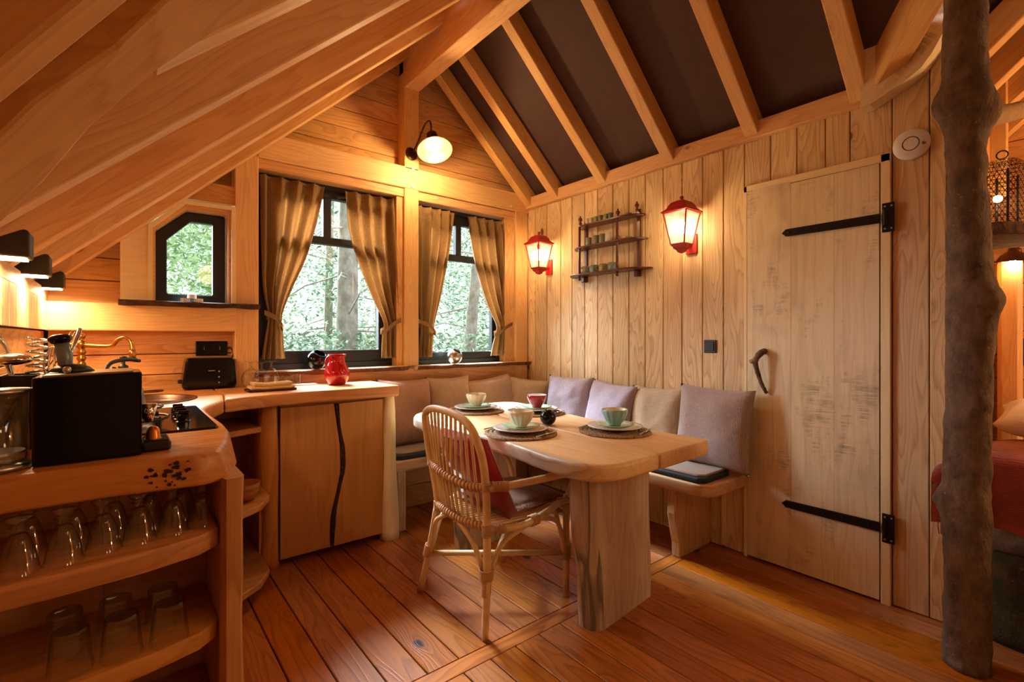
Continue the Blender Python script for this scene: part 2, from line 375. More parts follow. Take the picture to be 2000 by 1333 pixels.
# right wall: vertical larch planks
wr = struct('wall_right')
obj('backing', prism([(.44, 0), (.44, 2.6), (.62, 2.5), (.62, 2.1), (1.29, 2.1), (1.29, 0), (3.35, 0), (3.35, 2.45), (1.29, 2.45), (.70, 2.45), (.44, 2.62)], 'x', 2.722, 2.76) if 0 else box(2.722, 2.76, 1.27, 3.35, 0, 2.4), 'satin_black', wr)
obj('backing', box(2.722, 2.76, .45, 1.29, 2.03, 2.75), 'satin_black', wr)
obj('backing', box(2.722, 2.76, .45, .63, 0, 2.1), 'satin_black', wr)
gy = [3.24, 3.018, 2.875, 2.717, 2.596, 2.465, 2.341, 2.201, 2.064, 1.933, 1.797, 1.664, 1.529, 1.401, 1.281]
for a, b in zip(gy, gy[1:]): board('wall_plank', (2.705, (a + b) / 2, 0.005), (2.705, (a + b) / 2, 2.36), a - b - .004, .03, (1, 0, 0), 'larch_panel', wr, .003)
for a, b in zip([1.281, 1.142, 1.014, .885, .782, .621], [1.142, 1.014, .885, .782, .621]):
    top = 2.36 if b > .8 else 2.28 + .94 * max(.0, .70 - b) + .08
    board('wall_plank', (2.705, (a + b) / 2, 2.02), (2.705, (a + b) / 2, top), a - b - .004, .03, (1, 0, 0), 'larch_panel', wr, .003)
for a, b in ((.621, .492), (.492, .437)):
    board('wall_plank', (2.705, (a + b) / 2, 0.005), (2.705, (a + b) / 2, 2.28 + .94 * (.70 - b) + .08), a - b - .004, .03, (1, 0, 0), 'larch_panel', wr, .003)
board('jamb_strip', (2.705, .426, 0), (2.705, .426, 2.7), .018, .036, (1, 0, 0), 'trim_pale', wr, .002)
board('batten', (2.684, 1.395, 0.02), (2.684, 1.395, .40), .022, .02, (1, 0, 0), 'trim_pale', wr, .002)
board('wall_plate', (2.695, .72, 2.315), (2.695, 3.1, 2.315), .09, .09, (0, 0, 1), 'larch_beam', wr, .004)
# back wall with the windows (timber face y=3.10, boards recessed to 3.2)
wb = struct('wall_back')
def hb(z0, z1, x0, x1, y=3.2, mat='larch_board', t=.03):
    return board('wall_plank', (x0, y + t / 2, (z0 + z1) / 2), (x1, y + t / 2, (z0 + z1) / 2), z1 - z0 - .004, t, (0, 1, 0), mat, wb, .003)
obj('backing', box(-.45, .13, 3.235, 3.3, 0, 2.0), 'satin_black', wb)
obj('backing', box(.13, .64, 3.235, 3.3, 0, 1.38), 'satin_black', wb)
obj('backing', box(.13, .64, 3.235, 3.3, 1.97, 2.6), 'satin_black', wb)
obj('backing', box(.5, .67, 3.235, 3.3, 0, 2.6), 'satin_black', wb)
obj('backing', box(.64, 2.8, 3.27, 3.32, 0, 1.0), 'satin_black', wb)
obj('backing', box(.3, 2.8, 3.235, 3.3, 2.24, 3.5), 'satin_black', wb)
obj('backing', box(1.56, 1.65, 3.235, 3.3, 1.0, 2.3), 'satin_black', wb); obj('backing', box(2.46, 2.8, 3.235, 3.3, 1.0, 2.3), 'satin_black', wb)
zz = [.90, 1.0, 1.11, 1.24]
for a, b in zip(zz, zz[1:]): hb(a, b, -.26, .53)
for a, b in ((1.36, 1.485), (1.485, 1.60), (1.60, 1.71)): hb(a, b, -.26, .05)
hb(1.94, 2.05, .0, .53, 3.11); hb(2.05, 2.2, .2, .53, 3.21)
for a, b in ((2.37, 2.475), (2.475, 2.59), (2.59, 2.71), (2.71, 2.83), (2.83, 2.95), (2.95, 3.07), (3.07, 3.2), (3.2, 3.34)):
    xl = min(max((a - 1.80) / .94, .1), 1.5); xr = max(2.66 - (a - 2.42) / .905, 1.72)
    hb(a, b, xl, 1.56); hb(a, b, 1.65, xr)
for a, b in ((.0, .15), (.15, .32), (.32, .50), (.5, .68), (.68, .84), (.84, .985)): hb(a, b, -.26 if b < .9 else .52, 2.68, 3.12 if b < .7 else 3.105)
# pale panel left of the small window, cut along the rafter
obj('pale_panel', prism([(.008, 1.388), (.12, 1.388), (.12, zl(.12) + .02), (.008, zl(.008) + .02)], 'y', 3.095, 3.13), 'trim_pale', wb)
def tim(name, A, B, w, t, up, c=.004, mat='larch_beam', par=None): return board(name, A, B, w, t, up, mat, par or wb, c)
tim('post', (.57, 3.17, 0), (.57, 3.17, 2.3), .12, .14, (0, 1, 0))
tim('post', (1.6035, 3.16, 1.0), (1.6035, 3.16, 2.25), .111, .12, (0, 1, 0))
tim('king_post', (1.6035, 3.16, 2.38), (1.6035, 3.16, 3.05), .111, .13, (0, 1, 0))
tim('post', (2.615, 3.17, .0), (2.615, 3.17, 2.25), .13, .14, (0, 1, 0))
tim('tie_beam', (.63, 3.16, 2.315), (2.69, 3.16, 2.315), .15, .13, (0, 1, 0))
tim('low_beam', (-.26, 3.17, 1.30), (.515, 3.17, 1.30), .137, .14, (0, 1, 0))
for xc, zc in ((1.61, 2.385), (2.50, 2.27), (1.605, 2.26)): obj('peg', lathe([(0, -.008), (.011, -.006), (.013, .02)], 10, T(xc, 3.095, zc) @ Matrix.Rotation(-math.pi / 2, 4, 'X')), 'trim_pale', wb)
# casings round the two big windows
def cas(A, B, w, t, up, mat='larch_board', n='casing'): return board(n, A, B, w, t, up, mat, wb, .003)
cas((.63, 3.16, 2.21), (1.548, 3.16, 2.21), .10, .06, (0, 0, 1)); cas((1.66, 3.16, 2.205), (2.55, 3.16, 2.205), .10, .06, (0, 0, 1))
cas((1.522, 3.17, 1.0), (1.522, 3.17, 2.18), .05, .10, (0, 1, 0)); cas((2.50, 3.17, 1.0), (2.50, 3.17, 2.18), .10, .10, (0, 1, 0))
# left wall
wl = struct('wall_left')
obj('backing', box(-.42, -.30, -2.0, 3.3, 0, 1.36), 'satin_black', wl)
y = 3.2; k = 0
while y > .1:
    w = (.135, .12, .15, .128)[k % 4]; k += 1
    board('wall_plank', (-.275, y - w / 2, 1.235), (-.275, y - w / 2, 1.372), w - .004, .03, (1, 0, 0), 'larch_panel', wl, .003); y -= w
for a, b in ((.90, 1.0), (1.0, 1.11), (1.11, 1.232)): board('wall_plank', (-.29, .1, (a + b) / 2), (-.29, 3.2, (a + b) / 2), b - a - .004, .03, (1, 0, 0), 'larch_board', wl, .003)
board('wall_plate', (-.33, 0, 1.40), (-.33, 3.2, 1.40), .14, .06, (0, 0, 1), 'larch_beam', wl, .004)
obj('lower_wall', box(-.31, -.28, .1, 3.2, 0, .9), 'cabinet_wood', wl)
# room behind the camera (closed, as in any cabin)
wf = struct('wall_front'); obj('panel', box(-.7, 4.2, -2.05, -2.0, -.02, 3.6), 'larch_board', wf)
obj('panel', box(-.42, -.36, -2.0, .1, 0, 1.42), 'larch_board', wl)
obj('outer_cladding', box(2.78, 2.82, .4, 3.4, -.1, 2.4), 'satin_black', wr)
wr2 = struct('wall_entry'); obj('panel', box(2.70, 2.74, -2.0, -.75, 0, 2.4), 'larch_board', wr2)
# ceiling
ce = struct('ceiling')
# left slope boards
nx, nz = -.94 / 1.3725, 1 / 1.3725
def ny_(o): return -.94 / 1.3725 * o
sx = -.45
while sx < 1.80:
    x0, x1 = sx, sx + .095; off = .165; xm = (x0 + x1) / 2
    A = V((xm + nx * off, max(1.08 - x1, -.46), zl(xm) + nz * off)); B = A.copy(); B.y = 3.25
    board('roof_board', A, B, .127, .02, (nx, 0, nz), 'larch_board', ce, .003); sx += .095
yy = 1.60
while yy > -.46:   # side gable above the kitchen end, boards run towards the valley
    ym = yy - .0475; zc = 2.807 - .94 * ym
    board('roof_board', (-.50, ym - ny_(.165), zc + .165 * nz), (min(1.66, 1.16 - ym), ym - ny_(.165), zc + .165 * nz), .127, .02, (0, .94, 1), 'larch_board', ce, .003); yy -= .095
obj('roof_panel', box(-.5, 1.7, -2.05, -.40, 3.3, 3.36), 'larch_board', ce)
obj('gable_panel', box(-.56, -.46, -2.0, 1.75, 1.30, 3.4), 'larch_board', ce)
# right slope dark panels between rafters
rafR = [3.06, 2.745, 2.27, 1.73, 1.225, .735]
mx_, mz_ = .905 / 1.3487, 1 / 1.3487
def rp(x, off): return (x + mx_ * off, zr(x) + mz_ * off)
edges = [3.24] + rafR + [-2.0]
for a, b in zip(edges, edges[1:]):
    xb = 2.74 if a > .5 and b > -1 else 2.74
    p0 = rp(1.50, .115); p1 = rp(2.76, .115); p2 = rp(2.76, .135); p3 = rp(1.50, .135)
    if b > -1: bm = prism([p0, p1, p2, p3], 'y', b + .0, a - .0)
    else:  # last bay ends on the valley line x+... 
        bm = bmesh.new(); q = [(1.62, .72), (2.68, .72), (1.62, -.34)]
        lo = [bm.verts.new((rp(u, .115)[0], w_, rp(u, .115)[1])) for u, w_ in q]; hi = [bm.verts.new((rp(u, .135)[0], w_, rp(u, .135)[1])) for u, w_ in q]
        bm.faces.new(lo); bm.faces.new(hi[::-1])
        for i in range(3): bm.faces.new((lo[i], hi[i], hi[(i + 1) % 3], lo[(i + 1) % 3]))
    obj('roof_panel', bm, 'dark_roof', ce)
obj('roof_panel', prism([rp(1.5, .14), rp(2.0, .14), rp(2.0, .16), rp(1.5, .16)], 'y', -2, .75), 'dark_roof', ce)
# rafters
for yc in rafR:
    w = .072
    A = V((1.6, yc, zr(1.6))) + V((mx_, 0, mz_)) * .055; B = V((2.675, yc, zr(2.675))) + V((mx_, 0, mz_)) * .055
    board('rafter', A, B, w, .11, (mx_, 0, mz_), 'larch_beam', ce, .004)
for yc in (3.055, 2.61, 2.165, 1.635, 1.17):
    xs_ = .06 if yc < 1.3 else -.36
    A = V((xs_, yc, zl(xs_))) + V((nx, 0, nz)) * .075; B = V((1.6, yc, zl(1.6))) + V((nx, 0, nz)) * .075
    board('rafter', A, B, .075, .15, (nx, 0, nz), 'larch_beam', ce, .004)
tim('ridge_beam', (1.6035, -2, 3.08), (1.6035, 3.12, 3.08), .111, .28, (0, 0, 1), par=ce)
# valley timbers where the side gables cut the main roof
def lat(A, B, side):
    d = (V(B) - V(A)).normalized(); s_ = V(side).normalized(); return d.cross(s_) if d.cross(s_).z > 0 else -d.cross(s_)
def valley(name, A, B, w, t, side, wob=0.):
    u = lat(A, B, side); o = u * (t / 2); return board(name, V(A) + o, V(B) + o, w, t, u, 'larch_beam', ce, .005, wob)
valley('valley_rafter', (-.46, 1.60, zl(-.46)), (.62, .52, zl(.62)), .125, .16, (1, 1, 0), .035)
valley('valley_board', (-.66, 1.50, zl(-.66)), (.62, .22, zl(.62)), .042, .15, (1, 1, 0))
valley('valley_rafter', (2.70, .70, zr(2.70)), (1.62, -.38, zr(1.62) + .02), .085, .15, (1, -1, 0))
# gable rafter over the alcove opening, arched underside
pts = [(.716, 2.235), (.68, 2.237), (.601, 2.272), (.543, 2.298), (.501, 2.326), (.468, 2.37), (.433, 2.435), (.39, 2.53), (.30, 2.68), (-.35, 3.30), (-.35, 3.60), (.66, 2.62), (.716, 2.55)]
obj('gable_rafter', prism(pts, 'x', 2.60, 2.685), 'sawn_oak', ce, frame((2.64, .7, 2.28), (2.64, -.35, 3.27), (0, 0, 1)))

for nm_, tri in (('roof_panel', [(2.76, .74), (1.50, -.52), (2.76, -.52)]),):
    bm = bmesh.new(); lo = [bm.verts.new((x_, y_, 2.28 + .94 * (.7 - y_) + .17)) for x_, y_ in tri]; hi = [bm.verts.new((x_, y_, 2.28 + .94 * (.7 - y_) + .19)) for x_, y_ in tri]
    bm.faces.new(lo); bm.faces.new(hi[::-1])
    for i in range(3): bm.faces.new((lo[i], hi[i], hi[(i + 1) % 3], lo[(i + 1) % 3]))
    obj(nm_, bm, 'dark_roof', ce)
obj('gable_infill', prism([(.74, 2.30), (-.56, 3.36), (-.56, 3.80), (.74, 2.62)], 'x', 2.69, 2.74), 'dark_roof', ce)
obj('roof_panel', box(1.4, 2.8, -2.05, -.48, 3.42, 3.46), 'dark_roof', ce)
# ------------------------------------------------------------------ windows
def ring_prism(outer, inner, y0, y1):
    bm = bmesh.new(); n = len(outer)
    O0 = [bm.verts.new((p[0], y0, p[1])) for p in outer]; O1 = [bm.verts.new((p[0], y1, p[1])) for p in outer]
    I0 = [bm.verts.new((p[0], y0, p[1])) for p in inner]; I1 = [bm.verts.new((p[0], y1, p[1])) for p in inner]
    for i in range(n):
        j = (i + 1) % n
        for f in ((O0[i], O0[j], I0[j], I0[i]), (O1[i], I1[i], I1[j], O1[j]), (O0[i], O1[i], O1[j], O0[j]), (I0[i], I0[j], I1[j], I1[i])): bm.faces.new(f)
    bmesh.ops.recalc_face_normals(bm, faces=bm.faces[:]); return bm
def rect(x0, x1, z0, z1): return [(x0, z0), (x1, z0), (x1, z1), (x0, z1)]
def big_window(n, xo0, xo1, z0, z1, xg0, xg1, zg0, zt0, zt1, zg1, m0, m1):
    w = struct('window_%d' % n, ((xo0 + xo1) / 2, 3.22, z0))
    obj('frame', ring_prism(rect(xo0, xo1, z0, z1), rect(xo0 + .035, xo1 - .035, z0 + .035, z1 - .03), 3.19, 3.26), 'window_frame', w)
    obj('sash', bevel(ring_prism(rect(xo0 + .03, xo1 - .03, z0 + .03, z1 - .025), rect(xg0, xg1, zg0, zg1), 3.205, 3.25), .004, 1), 'window_frame', w)
    obj('transom', bevel(box(xg0 - .005, xg1 + .005, 3.205, 3.25, zt0, zt1), .005, 1), 'window_frame', w)
    obj('mullion', bevel(box(m0, m1, 3.202, 3.25, zt1 - .004, zg1 + .004), .005, 1), 'window_frame', w)
    for a, b, c, d in ((xg0, xg1, zg0, zt0), (xg0, m0, zt1, zg1), (m1, xg1, zt1, zg1)): obj('pane', box(a, b, 3.226, 3.23, c, d), 'pane_glass', w)
    return w
w1 = big_window(1, .632, 1.497, 1.0, 2.18, .74, 1.405, 1.115, 1.80, 1.85, 2.10, 1.03, 1.08)
w2 = big_window(2, 1.66, 2.45, .995, 2.17, 1.76, 2.385, 1.085, 1.79, 1.84, 2.07, 2.035, 2.085)
w3 = struct('window_3', (.31, 3.2, 1.39))
o3 = [(.152, 1.385), (.475, 1.385), (.475, 1.885), (.29, 1.885), (.152, 1.755)]
i3 = [(.203, 1.435), (.415, 1.435), (.415, 1.835), (.309, 1.835), (.203, 1.725)]
obj('sash', bevel(ring_prism(o3, i3, 3.19, 3.24), .005, 1), 'window_frame', w3)
obj('pane', prism(i3, 'y', 3.214, 3.218), 'pane_glass', w3)
ca = [(.118, 1.385), (.512, 1.385), (.512, 1.928), (.277, 1.928), (.118, 1.775)]; cb = [(.150, 1.38), (.478, 1.38), (.478, 1.888), (.289, 1.888), (.150, 1.757)]
obj('casing', ring_prism(ca, [(.138, 1.38), (.492, 1.38), (.492, 1.91), (.284, 1.91), (.138, 1.765)], 3.085, 3.12), 'trim_pale', w3)
obj('reveal', ring_prism([(.138, 1.38), (.492, 1.38), (.492, 1.91), (.284, 1.91), (.138, 1.765)], cb, 3.11, 3.24), 'larch_beam', w3)
def live_sill(n, x0, x1, y0, y1, z1, t, par, seed, mats=('trim_pale', 'live_edge')):
    """slab with an irregular bark edge to the room"""
    random.seed(seed); bm = bmesh.new(); N = 40; prof = []
    for i in range(N + 1):
        x = x0 + (x1 - x0) * i / N
        e1 = y0 + .012 * mnoise.noise(V((x * 9, seed, 0))); e2 = y0 + .016 * mnoise.noise(V((x * 14, seed, 3))) + .010; zb = z1 - t + .006 * mnoise.noise(V((x * 11, seed, 7)))
        prof.append([bm.verts.new((x, y1, z1)), bm.verts.new((x, e1 + .008, z1)), bm.verts.new((x, e1, z1 - .004)), bm.verts.new((x, e2, (z1 + zb) / 2)), bm.verts.new((x, e2 + .012, zb)), bm.verts.new((x, y1, zb))])
    for a, b in zip(prof, prof[1:]):
        for k in range(6):
            f = bm.faces.new((a[k], a[(k + 1) % 6], b[(k + 1) % 6], b[k])); f.material_index = 1 if k in (1, 2, 3, 4) else 0
    bm.faces.new(prof[0]); bm.faces.new(prof[-1][::-1]); bmesh.ops.recalc_face_normals(bm, faces=bm.faces[:])
    return obj(n, bm, list(mats), par)
live_sill('window_sill', .60, 1.56, 3.05, 3.2, 1.0, .028, w1, 1); live_sill('window_sill', 1.63, 2.68, 3.05, 3.2, .998, .028, w2, 2)
live_sill('window_sill', .0, .628, 3.04, 3.12, 1.386, .026, w3, 3, ('dark_live_edge', 'dark_live_edge'))
# ------------------------------------------------------------------ curtains with tiebacks
def curtain(label, side, rows, folds, seed, tie_z):
    """rows: (z, x_outer, x_inner) top to bottom"""
    rows = [V((r[1], r[2], r[0])) for r in rows]; R = catmull(rows, 6); bm = bmesh.new(); N = folds * 16; grid = []
    for r in R:
        xo, xi, z = r; row = []; wd = abs(xi - xo); zt = rows[0].z; t = (zt - z)
        near = math.exp(-((z - tie_z) / .10) ** 2)
        amp = (.030 if t > .05 else .012) * (1 - .45 * near) * min(1.2, .55 + .25 * wd / .2)
        for i in range(N + 1):
            u = i / N; uu = u + (.05 * mnoise.noise(V((u * 3.2, z * .8 + seed, seed)))) * math.sin(math.pi * u)
            ph = uu * folds * 2 * math.pi
            s_ = math.sin(ph + .8 * mnoise.noise(V((seed, z * 1.5, u * 3))))
            yy = 3.145 - amp * s_ * (1 + .5 * mnoise.noise(V((u * 9, seed, z * 2)))) - .012 * near - (.014 * max(0, 1 - t / .10) * (1 if (math.sin(ph) > .82) else 0))
            row.append(bm.verts.new((xo + (xi - xo) * uu, yy, z)))
        grid.append(row)
    for a, b in zip(grid, grid[1:]):
        for i in range(N): bm.faces.new((a[i], a[i + 1], b[i + 1], b[i]))
    g = bmesh.ops.solidify(bm, geom=bm.faces[:], thickness=.0025)
    c = obj('curtain', bm, 'curtain_linen', None, T(rows[0].x, 3.145, rows[0].z), smooth=True); tag(c, label, 'curtain', 'linen curtains at the two big windows')
    # tieback strap
    k = min(R, key=lambda r: abs(r.z - tie_z)); xo, xi = k.x, k.y; s = 1 if xi > xo else -1
    P0 = V((xo - s * .02, 3.125, tie_z + .045)); P1 = V((xo + (xi - xo) * .5, 3.098, tie_z + .012)); P2 = V((xi + s * .006, 3.112, tie_z - .045)); P3 = V((xi + s * .008, 3.16, tie_z - .035)); P4 = V((xo, 3.175, tie_z + .02))
    path = catmull([P0, P1, P2, P3, P4], 8); bm = bmesh.new(); rr = []
    for p in path: rr.append([bm.verts.new(p + V((0, 0, .015))), bm.verts.new(p - V((0, 0, .015)))])
    for a, b in zip(rr, rr[1:]): bm.faces.new((a[0], b[0], b[1], a[1]))
    bmesh.ops.solidify(bm, geom=bm.faces[:], thickness=.003)
    obj('tieback', bm, 'curtain_linen', c, smooth=True)
    return c
curtain('brown linen curtain at the left side of the big left window', 1, [(2.155, .645, 1.02), (1.9, .648, .965), (1.68, .652, .90), (1.50, .66, .825), (1.33, .685, .765), (1.22, .675, .772), (1.07, .655, .785)], 4, 1, 1.30)
curtain('brown linen curtain tied to the post between the windows, right side of the left window', -1, [(2.155, 1.495, 1.15), (1.9, 1.505, 1.175), (1.7, 1.512, 1.235), (1.5, 1.518, 1.32), (1.31, 1.525, 1.405), (1.22, 1.53, 1.40), (1.055, 1.54, 1.40)], 4, 2, 1.28)
curtain('brown linen curtain at the left side of the narrower right window', 1, [(2.145, 1.672, 1.985), (1.9, 1.675, 1.95), (1.68, 1.68, 1.905), (1.45, 1.685, 1.85), (1.29, 1.69, 1.805), (1.18, 1.69, 1.80), (1.055, 1.685, 1.795)], 4, 3, 1.27)
curtain('brown linen curtain in the corner beside the small red lantern', -1, [(2.14, 2.43, 2.105), (1.9, 2.45, 2.15), (1.68, 2.475, 2.21), (1.48, 2.50, 2.285), (1.30, 2.525, 2.375), (1.20, 2.53, 2.365), (1.05, 2.54, 2.335)], 4, 4, 1.27)
# ------------------------------------------------------------------ door
dr = struct('door_1', (2.68, .96, 0))
dj = lambda n, A, B, w, t, m='trim_pale': board(n, A, B, w, t, (1, 0, 0), m, dr, .002)
dj('door_frame', (2.693, 1.268, 0.0), (2.693, 1.268, 2.024), .018, .04); dj('door_frame', (2.693, .641, 0.0), (2.693, .641, 2.024), .036, .04)
board('door_frame', (2.693, 1.277, 2.010), (2.693, .623, 2.006), .036, .04, (1, 0, 0), 'trim_pale', dr, .002)
for a, b in ((1.257, 1.035), (1.035, .842), (.842, .664)):
    board('door_board', (2.69, (a + b) / 2, .012), (2.69, (a + b) / 2, 1.998 - (.012 if b < .9 else 0)), a - b - .0006, .036, (1, 0, 0), 'sawn_oak', dr, .0006)
for zc in (1.735, .345):
    bm = prism([(.66, zc - .021), (.66, zc + .021), (1.055, zc + .018), (1.075, zc), (1.055, zc - .018)], 'x', 2.660, 2.668); hs = obj('hinge_strap', bm, 'black_metal', dr)
    hp = obj('hinge_plate', bevel(box(2.664, 2.670, .607, .652, zc - .065, zc + .065), .002, 1), 'black_metal', hs)
    obj('hinge_barrel', lathe([(0, zc - .035), (.009, zc - .035), (.009, zc + .035), (0, zc + .035)], 10, T(2.662, .640, 0)), 'black_metal', hs)
    bm = bmesh.new()
    for yy, z_ in ((.617, zc + .05), (.641, zc + .05), (.617, zc - .05), (.641, zc - .05)): join(bm, sphere((2.6635, yy, z_), .0045, 8, 5, (.5, 1, 1)))
    obj('screw', bm, 'steel', hs)
    bm = bmesh.new()
    for yy in (.70, .80, .91, 1.04): join(bm, sphere((2.660, yy, zc), .007, 8, 5, (.5, 1, 1)))
    obj('bolt', bm, 'black_metal', hs)
h = obj('branch_handle', tube([(2.675, 1.165, 1.125), (2.64, 1.168, 1.118), (2.625, 1.182, 1.095), (2.62, 1.19, 1.06), (2.63, 1.178, 1.0), (2.64, 1.165, .95), (2.66, 1.150, .905)], [.016, .016, .015, .013, .011, .010, .009], 8, smooth=4, jit=.25), 'trunk_bark', dr, smooth=True)
obj('branch_stub', tube([(2.622, 1.182, 1.085), (2.605, 1.212, 1.068)], [.013, .011], 8), 'branch_bark', h, smooth=True)
# ------------------------------------------------------------------ alcove with the bed
wa = struct('wall_alcove')
def zz_(z0, z1, n):
    for i in range(n): yield z0 + (z1 - z0) * i / n, z0 + (z1 - z0) * (i + 1) / n
for a, b in zz_(.3, 3.1, 21): board('wall_plank', (3.915, -1.6, (a + b) / 2), (3.915, .45, (a + b) / 2), b - a - .004, .03, (1, 0, 0), 'larch_board', wa, .003)
for a, b in zz_(2.72, 3.9, 9): board('wall_plank', ((a + b) / 2, .445, 0.3), ((a + b) / 2, .445, 2.8), b - a - .003, .03, (0, 1, 0), 'larch_board', wa, .003)
obj('backing', box(2.72, 4.0, .462, .5, 0, 3.0), 'satin_black', wa); obj('backing', box(3.93, 4.0, -1.7, .5, 0, 3.4), 'satin_black', wa)
board('jamb_board', (3.86, .36, .3), (3.86, .36, 1.62), .10, .05, (1, 0, 0), 'larch_beam', wa, .02)
cap = lambda y0: (y0)
for xc in (2.80, 3.15, 3.50, 3.86):
    u = V((0, .94, 1)).normalized(); A = V((xc, .50, 2.20)); B = V((xc, -.55, 2.20 + .94 * 1.05))
    board('rafter', A + u * .055, B + u * .055, .07, .11, u, 'larch_beam', ce, .004)
    A2 = V((xc, -1.6, 2.20)); u2 = V((0, -.94, 1)).normalized(); board('rafter', A2 + u2 * .055, V((xc, -.55, 3.187)) + u2 * .055, .07, .11, u2, 'larch_beam', ce, .004)
board('collar_strut', (3.45, .36, 2.55), (3.45, .36, 1.9), .06, .06, (1, 0, 0), 'larch_beam', ce, .004)
obj('roof_panel', prism([(.6, 2.28), (-.55, 3.36), (-.55, 3.38), (.6, 2.30)], 'x', 2.72, 4.0), 'dark_roof', ce)
obj('roof_panel', prism([(-1.7, 2.28), (-.55, 3.36), (-.55, 3.38), (-1.7, 2.30)], 'x', 2.72, 4.0), 'dark_roof', ce)
# lintel frame of alcove beyond trunk
# ------------------------------------------------------------------ wood outside the windows
def pine(x, y, r, h, label, lean=0.):
    t = thing('tree', label, 'tree', (x, y, -1), 'trees outside the windows')
    obj('trunk', tube([(x + lean * z / h, y, -1 + z) for z in (0, h * .25, h * .5, h * .75, h)], [r * 1.15, r, r * .9, r * .75, r * .6], 12, jit=.12), 'outdoor_bark', t, smooth=True)
    bm = bmesh.new(); random.seed(int(x * 100))
    for k in range(16):
        z = .6 + random.random() * (h - 2); a = random.random() * 6.28; L = .5 + random.random() * 1.2; c = V((x + lean * z / h, y, -1 + z)); d = V((math.cos(a), math.sin(a), random.uniform(-.35, .25)))
        tube([c, c + d * L * .5 + V((0, 0, .05)), c + d * L + V((0, 0, -.1))], [.016, .010, .004], 5, bm)
    obj('branch', bm, 'outdoor_bark', t)['kind'] = 'stuff'
    return t
pine(2.27, 6.2, .15, 5.6, 'thick pale tree trunk seen through the big left window', .05)
pine(1.45, 7.4, .07, 5.6, 'thin tree trunk seen in the left part of the big left window', .1)
pine(4.55, 7.0, .11, 5.6, 'bright leaning trunk seen through the narrower right window', .5)
pine(3.9, 8.6, .12, 5.6, 'darker trunk standing far back behind the right window', -.2)
pine(2.9, 8.9, .08, 5.6, 'slim distant trunk just right of the thick pale trunk', .1)
def foliage(name, label, x0, x1, y0, y1, z0, z1, n, size, mat, seed):
    rnd = random.Random(seed); vs = []; fs = []
    for i in range(n):
        c = V((rnd.uniform(x0, x1), rnd.uniform(y0, y1), rnd.uniform(z0, z1)))
        if mnoise.noise(c * .9) < -.12 and rnd.random() < .85: continue
        a = V((rnd.gauss(0, 1), rnd.gauss(0, 1), rnd.gauss(0, .6))).normalized(); b = a.orthogonal().normalized(); b = Quaternion(a, rnd.random() * 6.28) @ b; s = size * rnd.uniform(.5, 1.5)
        k = len(vs); vs += [c - a * s, c + b * s * .33, c + a * s, c - b * s * .33]; fs.append((k, k + 1, k + 2, k + 3))
    me = bpy.data.meshes.new(name); me.from_pydata(vs, [], fs); me.materials.append(MATS[mat]); o = bpy.data.objects.new(name, me); COL.objects.link(o); WM[o] = Matrix.Identity(4)
    tag(o, label, 'foliage'); o['kind'] = 'stuff'; return o
foliage('conifer_foliage', 'pale green conifer foliage filling the view behind the trunks', -.5, 8.5, 7.8, 10.5, -1, 5.0, 130000, .040, 'conifer', 3)
foliage('leaf_foliage', 'light green leaves outside the small angled window', -.5, 1.5, 5.6, 7.6, -.5, 3.5, 26000, .038, 'leaves', 5)
foliage('undergrowth', 'grassy pale undergrowth below the trees outside', .5, 7, 5.2, 8.4, -1.2, 1.25, 42000, .040, 'conifer', 8)
gr = obj('forest_ground', box(-12, 20, 3.6, 26, -1.4, -1.2), 'mossy_bark'); gr['kind'] = 'structure'
# ------------------------------------------------------------------ kitchen
# peninsula worktop
tp = [(.372, 2.512), (.46, 2.555), (.60, 2.592), (.78, 2.612), (1.0, 2.606), (1.262, 2.600), (1.272, 2.62), (1.262, 3.095), (.515, 3.095), (.515, 3.19), (.405, 3.19), (.405, 2.75)]
o = obj('worktop', poly_top(tp, .858, .92, .009, 3), 'counter_wood', None, T(.8, 2.85, .89), smooth='auto'); tag(o, 'thick honey-coloured live-edge worktop under the red jug', 'worktop')
# left run with corner and the worn near end
lr = [(-.272, 1.395), (.0, 1.392), (.14, 1.365), (.196, 1.392), (.232, 1.52), (.262, 1.68), (.268, 1.85), (.262, 2.05), (.264, 2.24), (.285, 2.32), (.368, 2.508), (.402, 2.75), (.402, 3.19), (-.272, 3.19)]
bm = prism(lr, 'z', .855, .92)
for v in bm.verts:
    if v.co.z < .9 and v.co.y < 1.6: v.co.z -= .012; v.co.x += .022 if v.co.x > .1 else 0
bevel(bm, .013, 3, .4)
lt = obj('worktop', bm, 'counter_wood', None, T(.0, 2.2, .89), smooth='auto'); tag(lt, 'long worktop along the left wall carrying the hob and sink', 'worktop')
# round sink let into the top
carve(lt, lathe([(0, .88), (.235, .88), (.235, .95), (0, .95)], 40, T(.045, 2.70, 0)))
skb = bmesh.new(); lathe([(.234, .9205), (.244, .9225), (.238, .9245), (.231, .921), (.226, .90), (.20, .8815), (.0, .8812)], 40, T(.045, 2.70, 0), skb)
sk = obj('sink_basin', skb, 'brown_sink', lt, smooth=True)
obj('drain', lathe([(0, .884), (.028, .884), (.03, .882)], 20, T(.045, 2.70, 0)), 'steel', sk, smooth=True)
# stain marks of the near face
bm = bmesh.new(); random.seed(4)
for k in range(34):
    c = (random.gauss(.083, .022), random.gauss(.886, .013)); r = random.uniform(.0012, .0050)
    n = 7; vs = [bm.verts.new((c[0] + r * 1.3 * math.cos(6.28 * i / n) * random.uniform(.6, 1.3), 1.3905 - .193 * (c[0] + r * 1.3 * math.cos(6.28 * i / n)), c[1] + r * math.sin(6.28 * i / n) * random.uniform(.6, 1.4))) for i in range(n)]; bm.faces.new(vs)
obj('dark_spot', bm, 'dark_live_edge', lt)['kind'] = 'stuff'
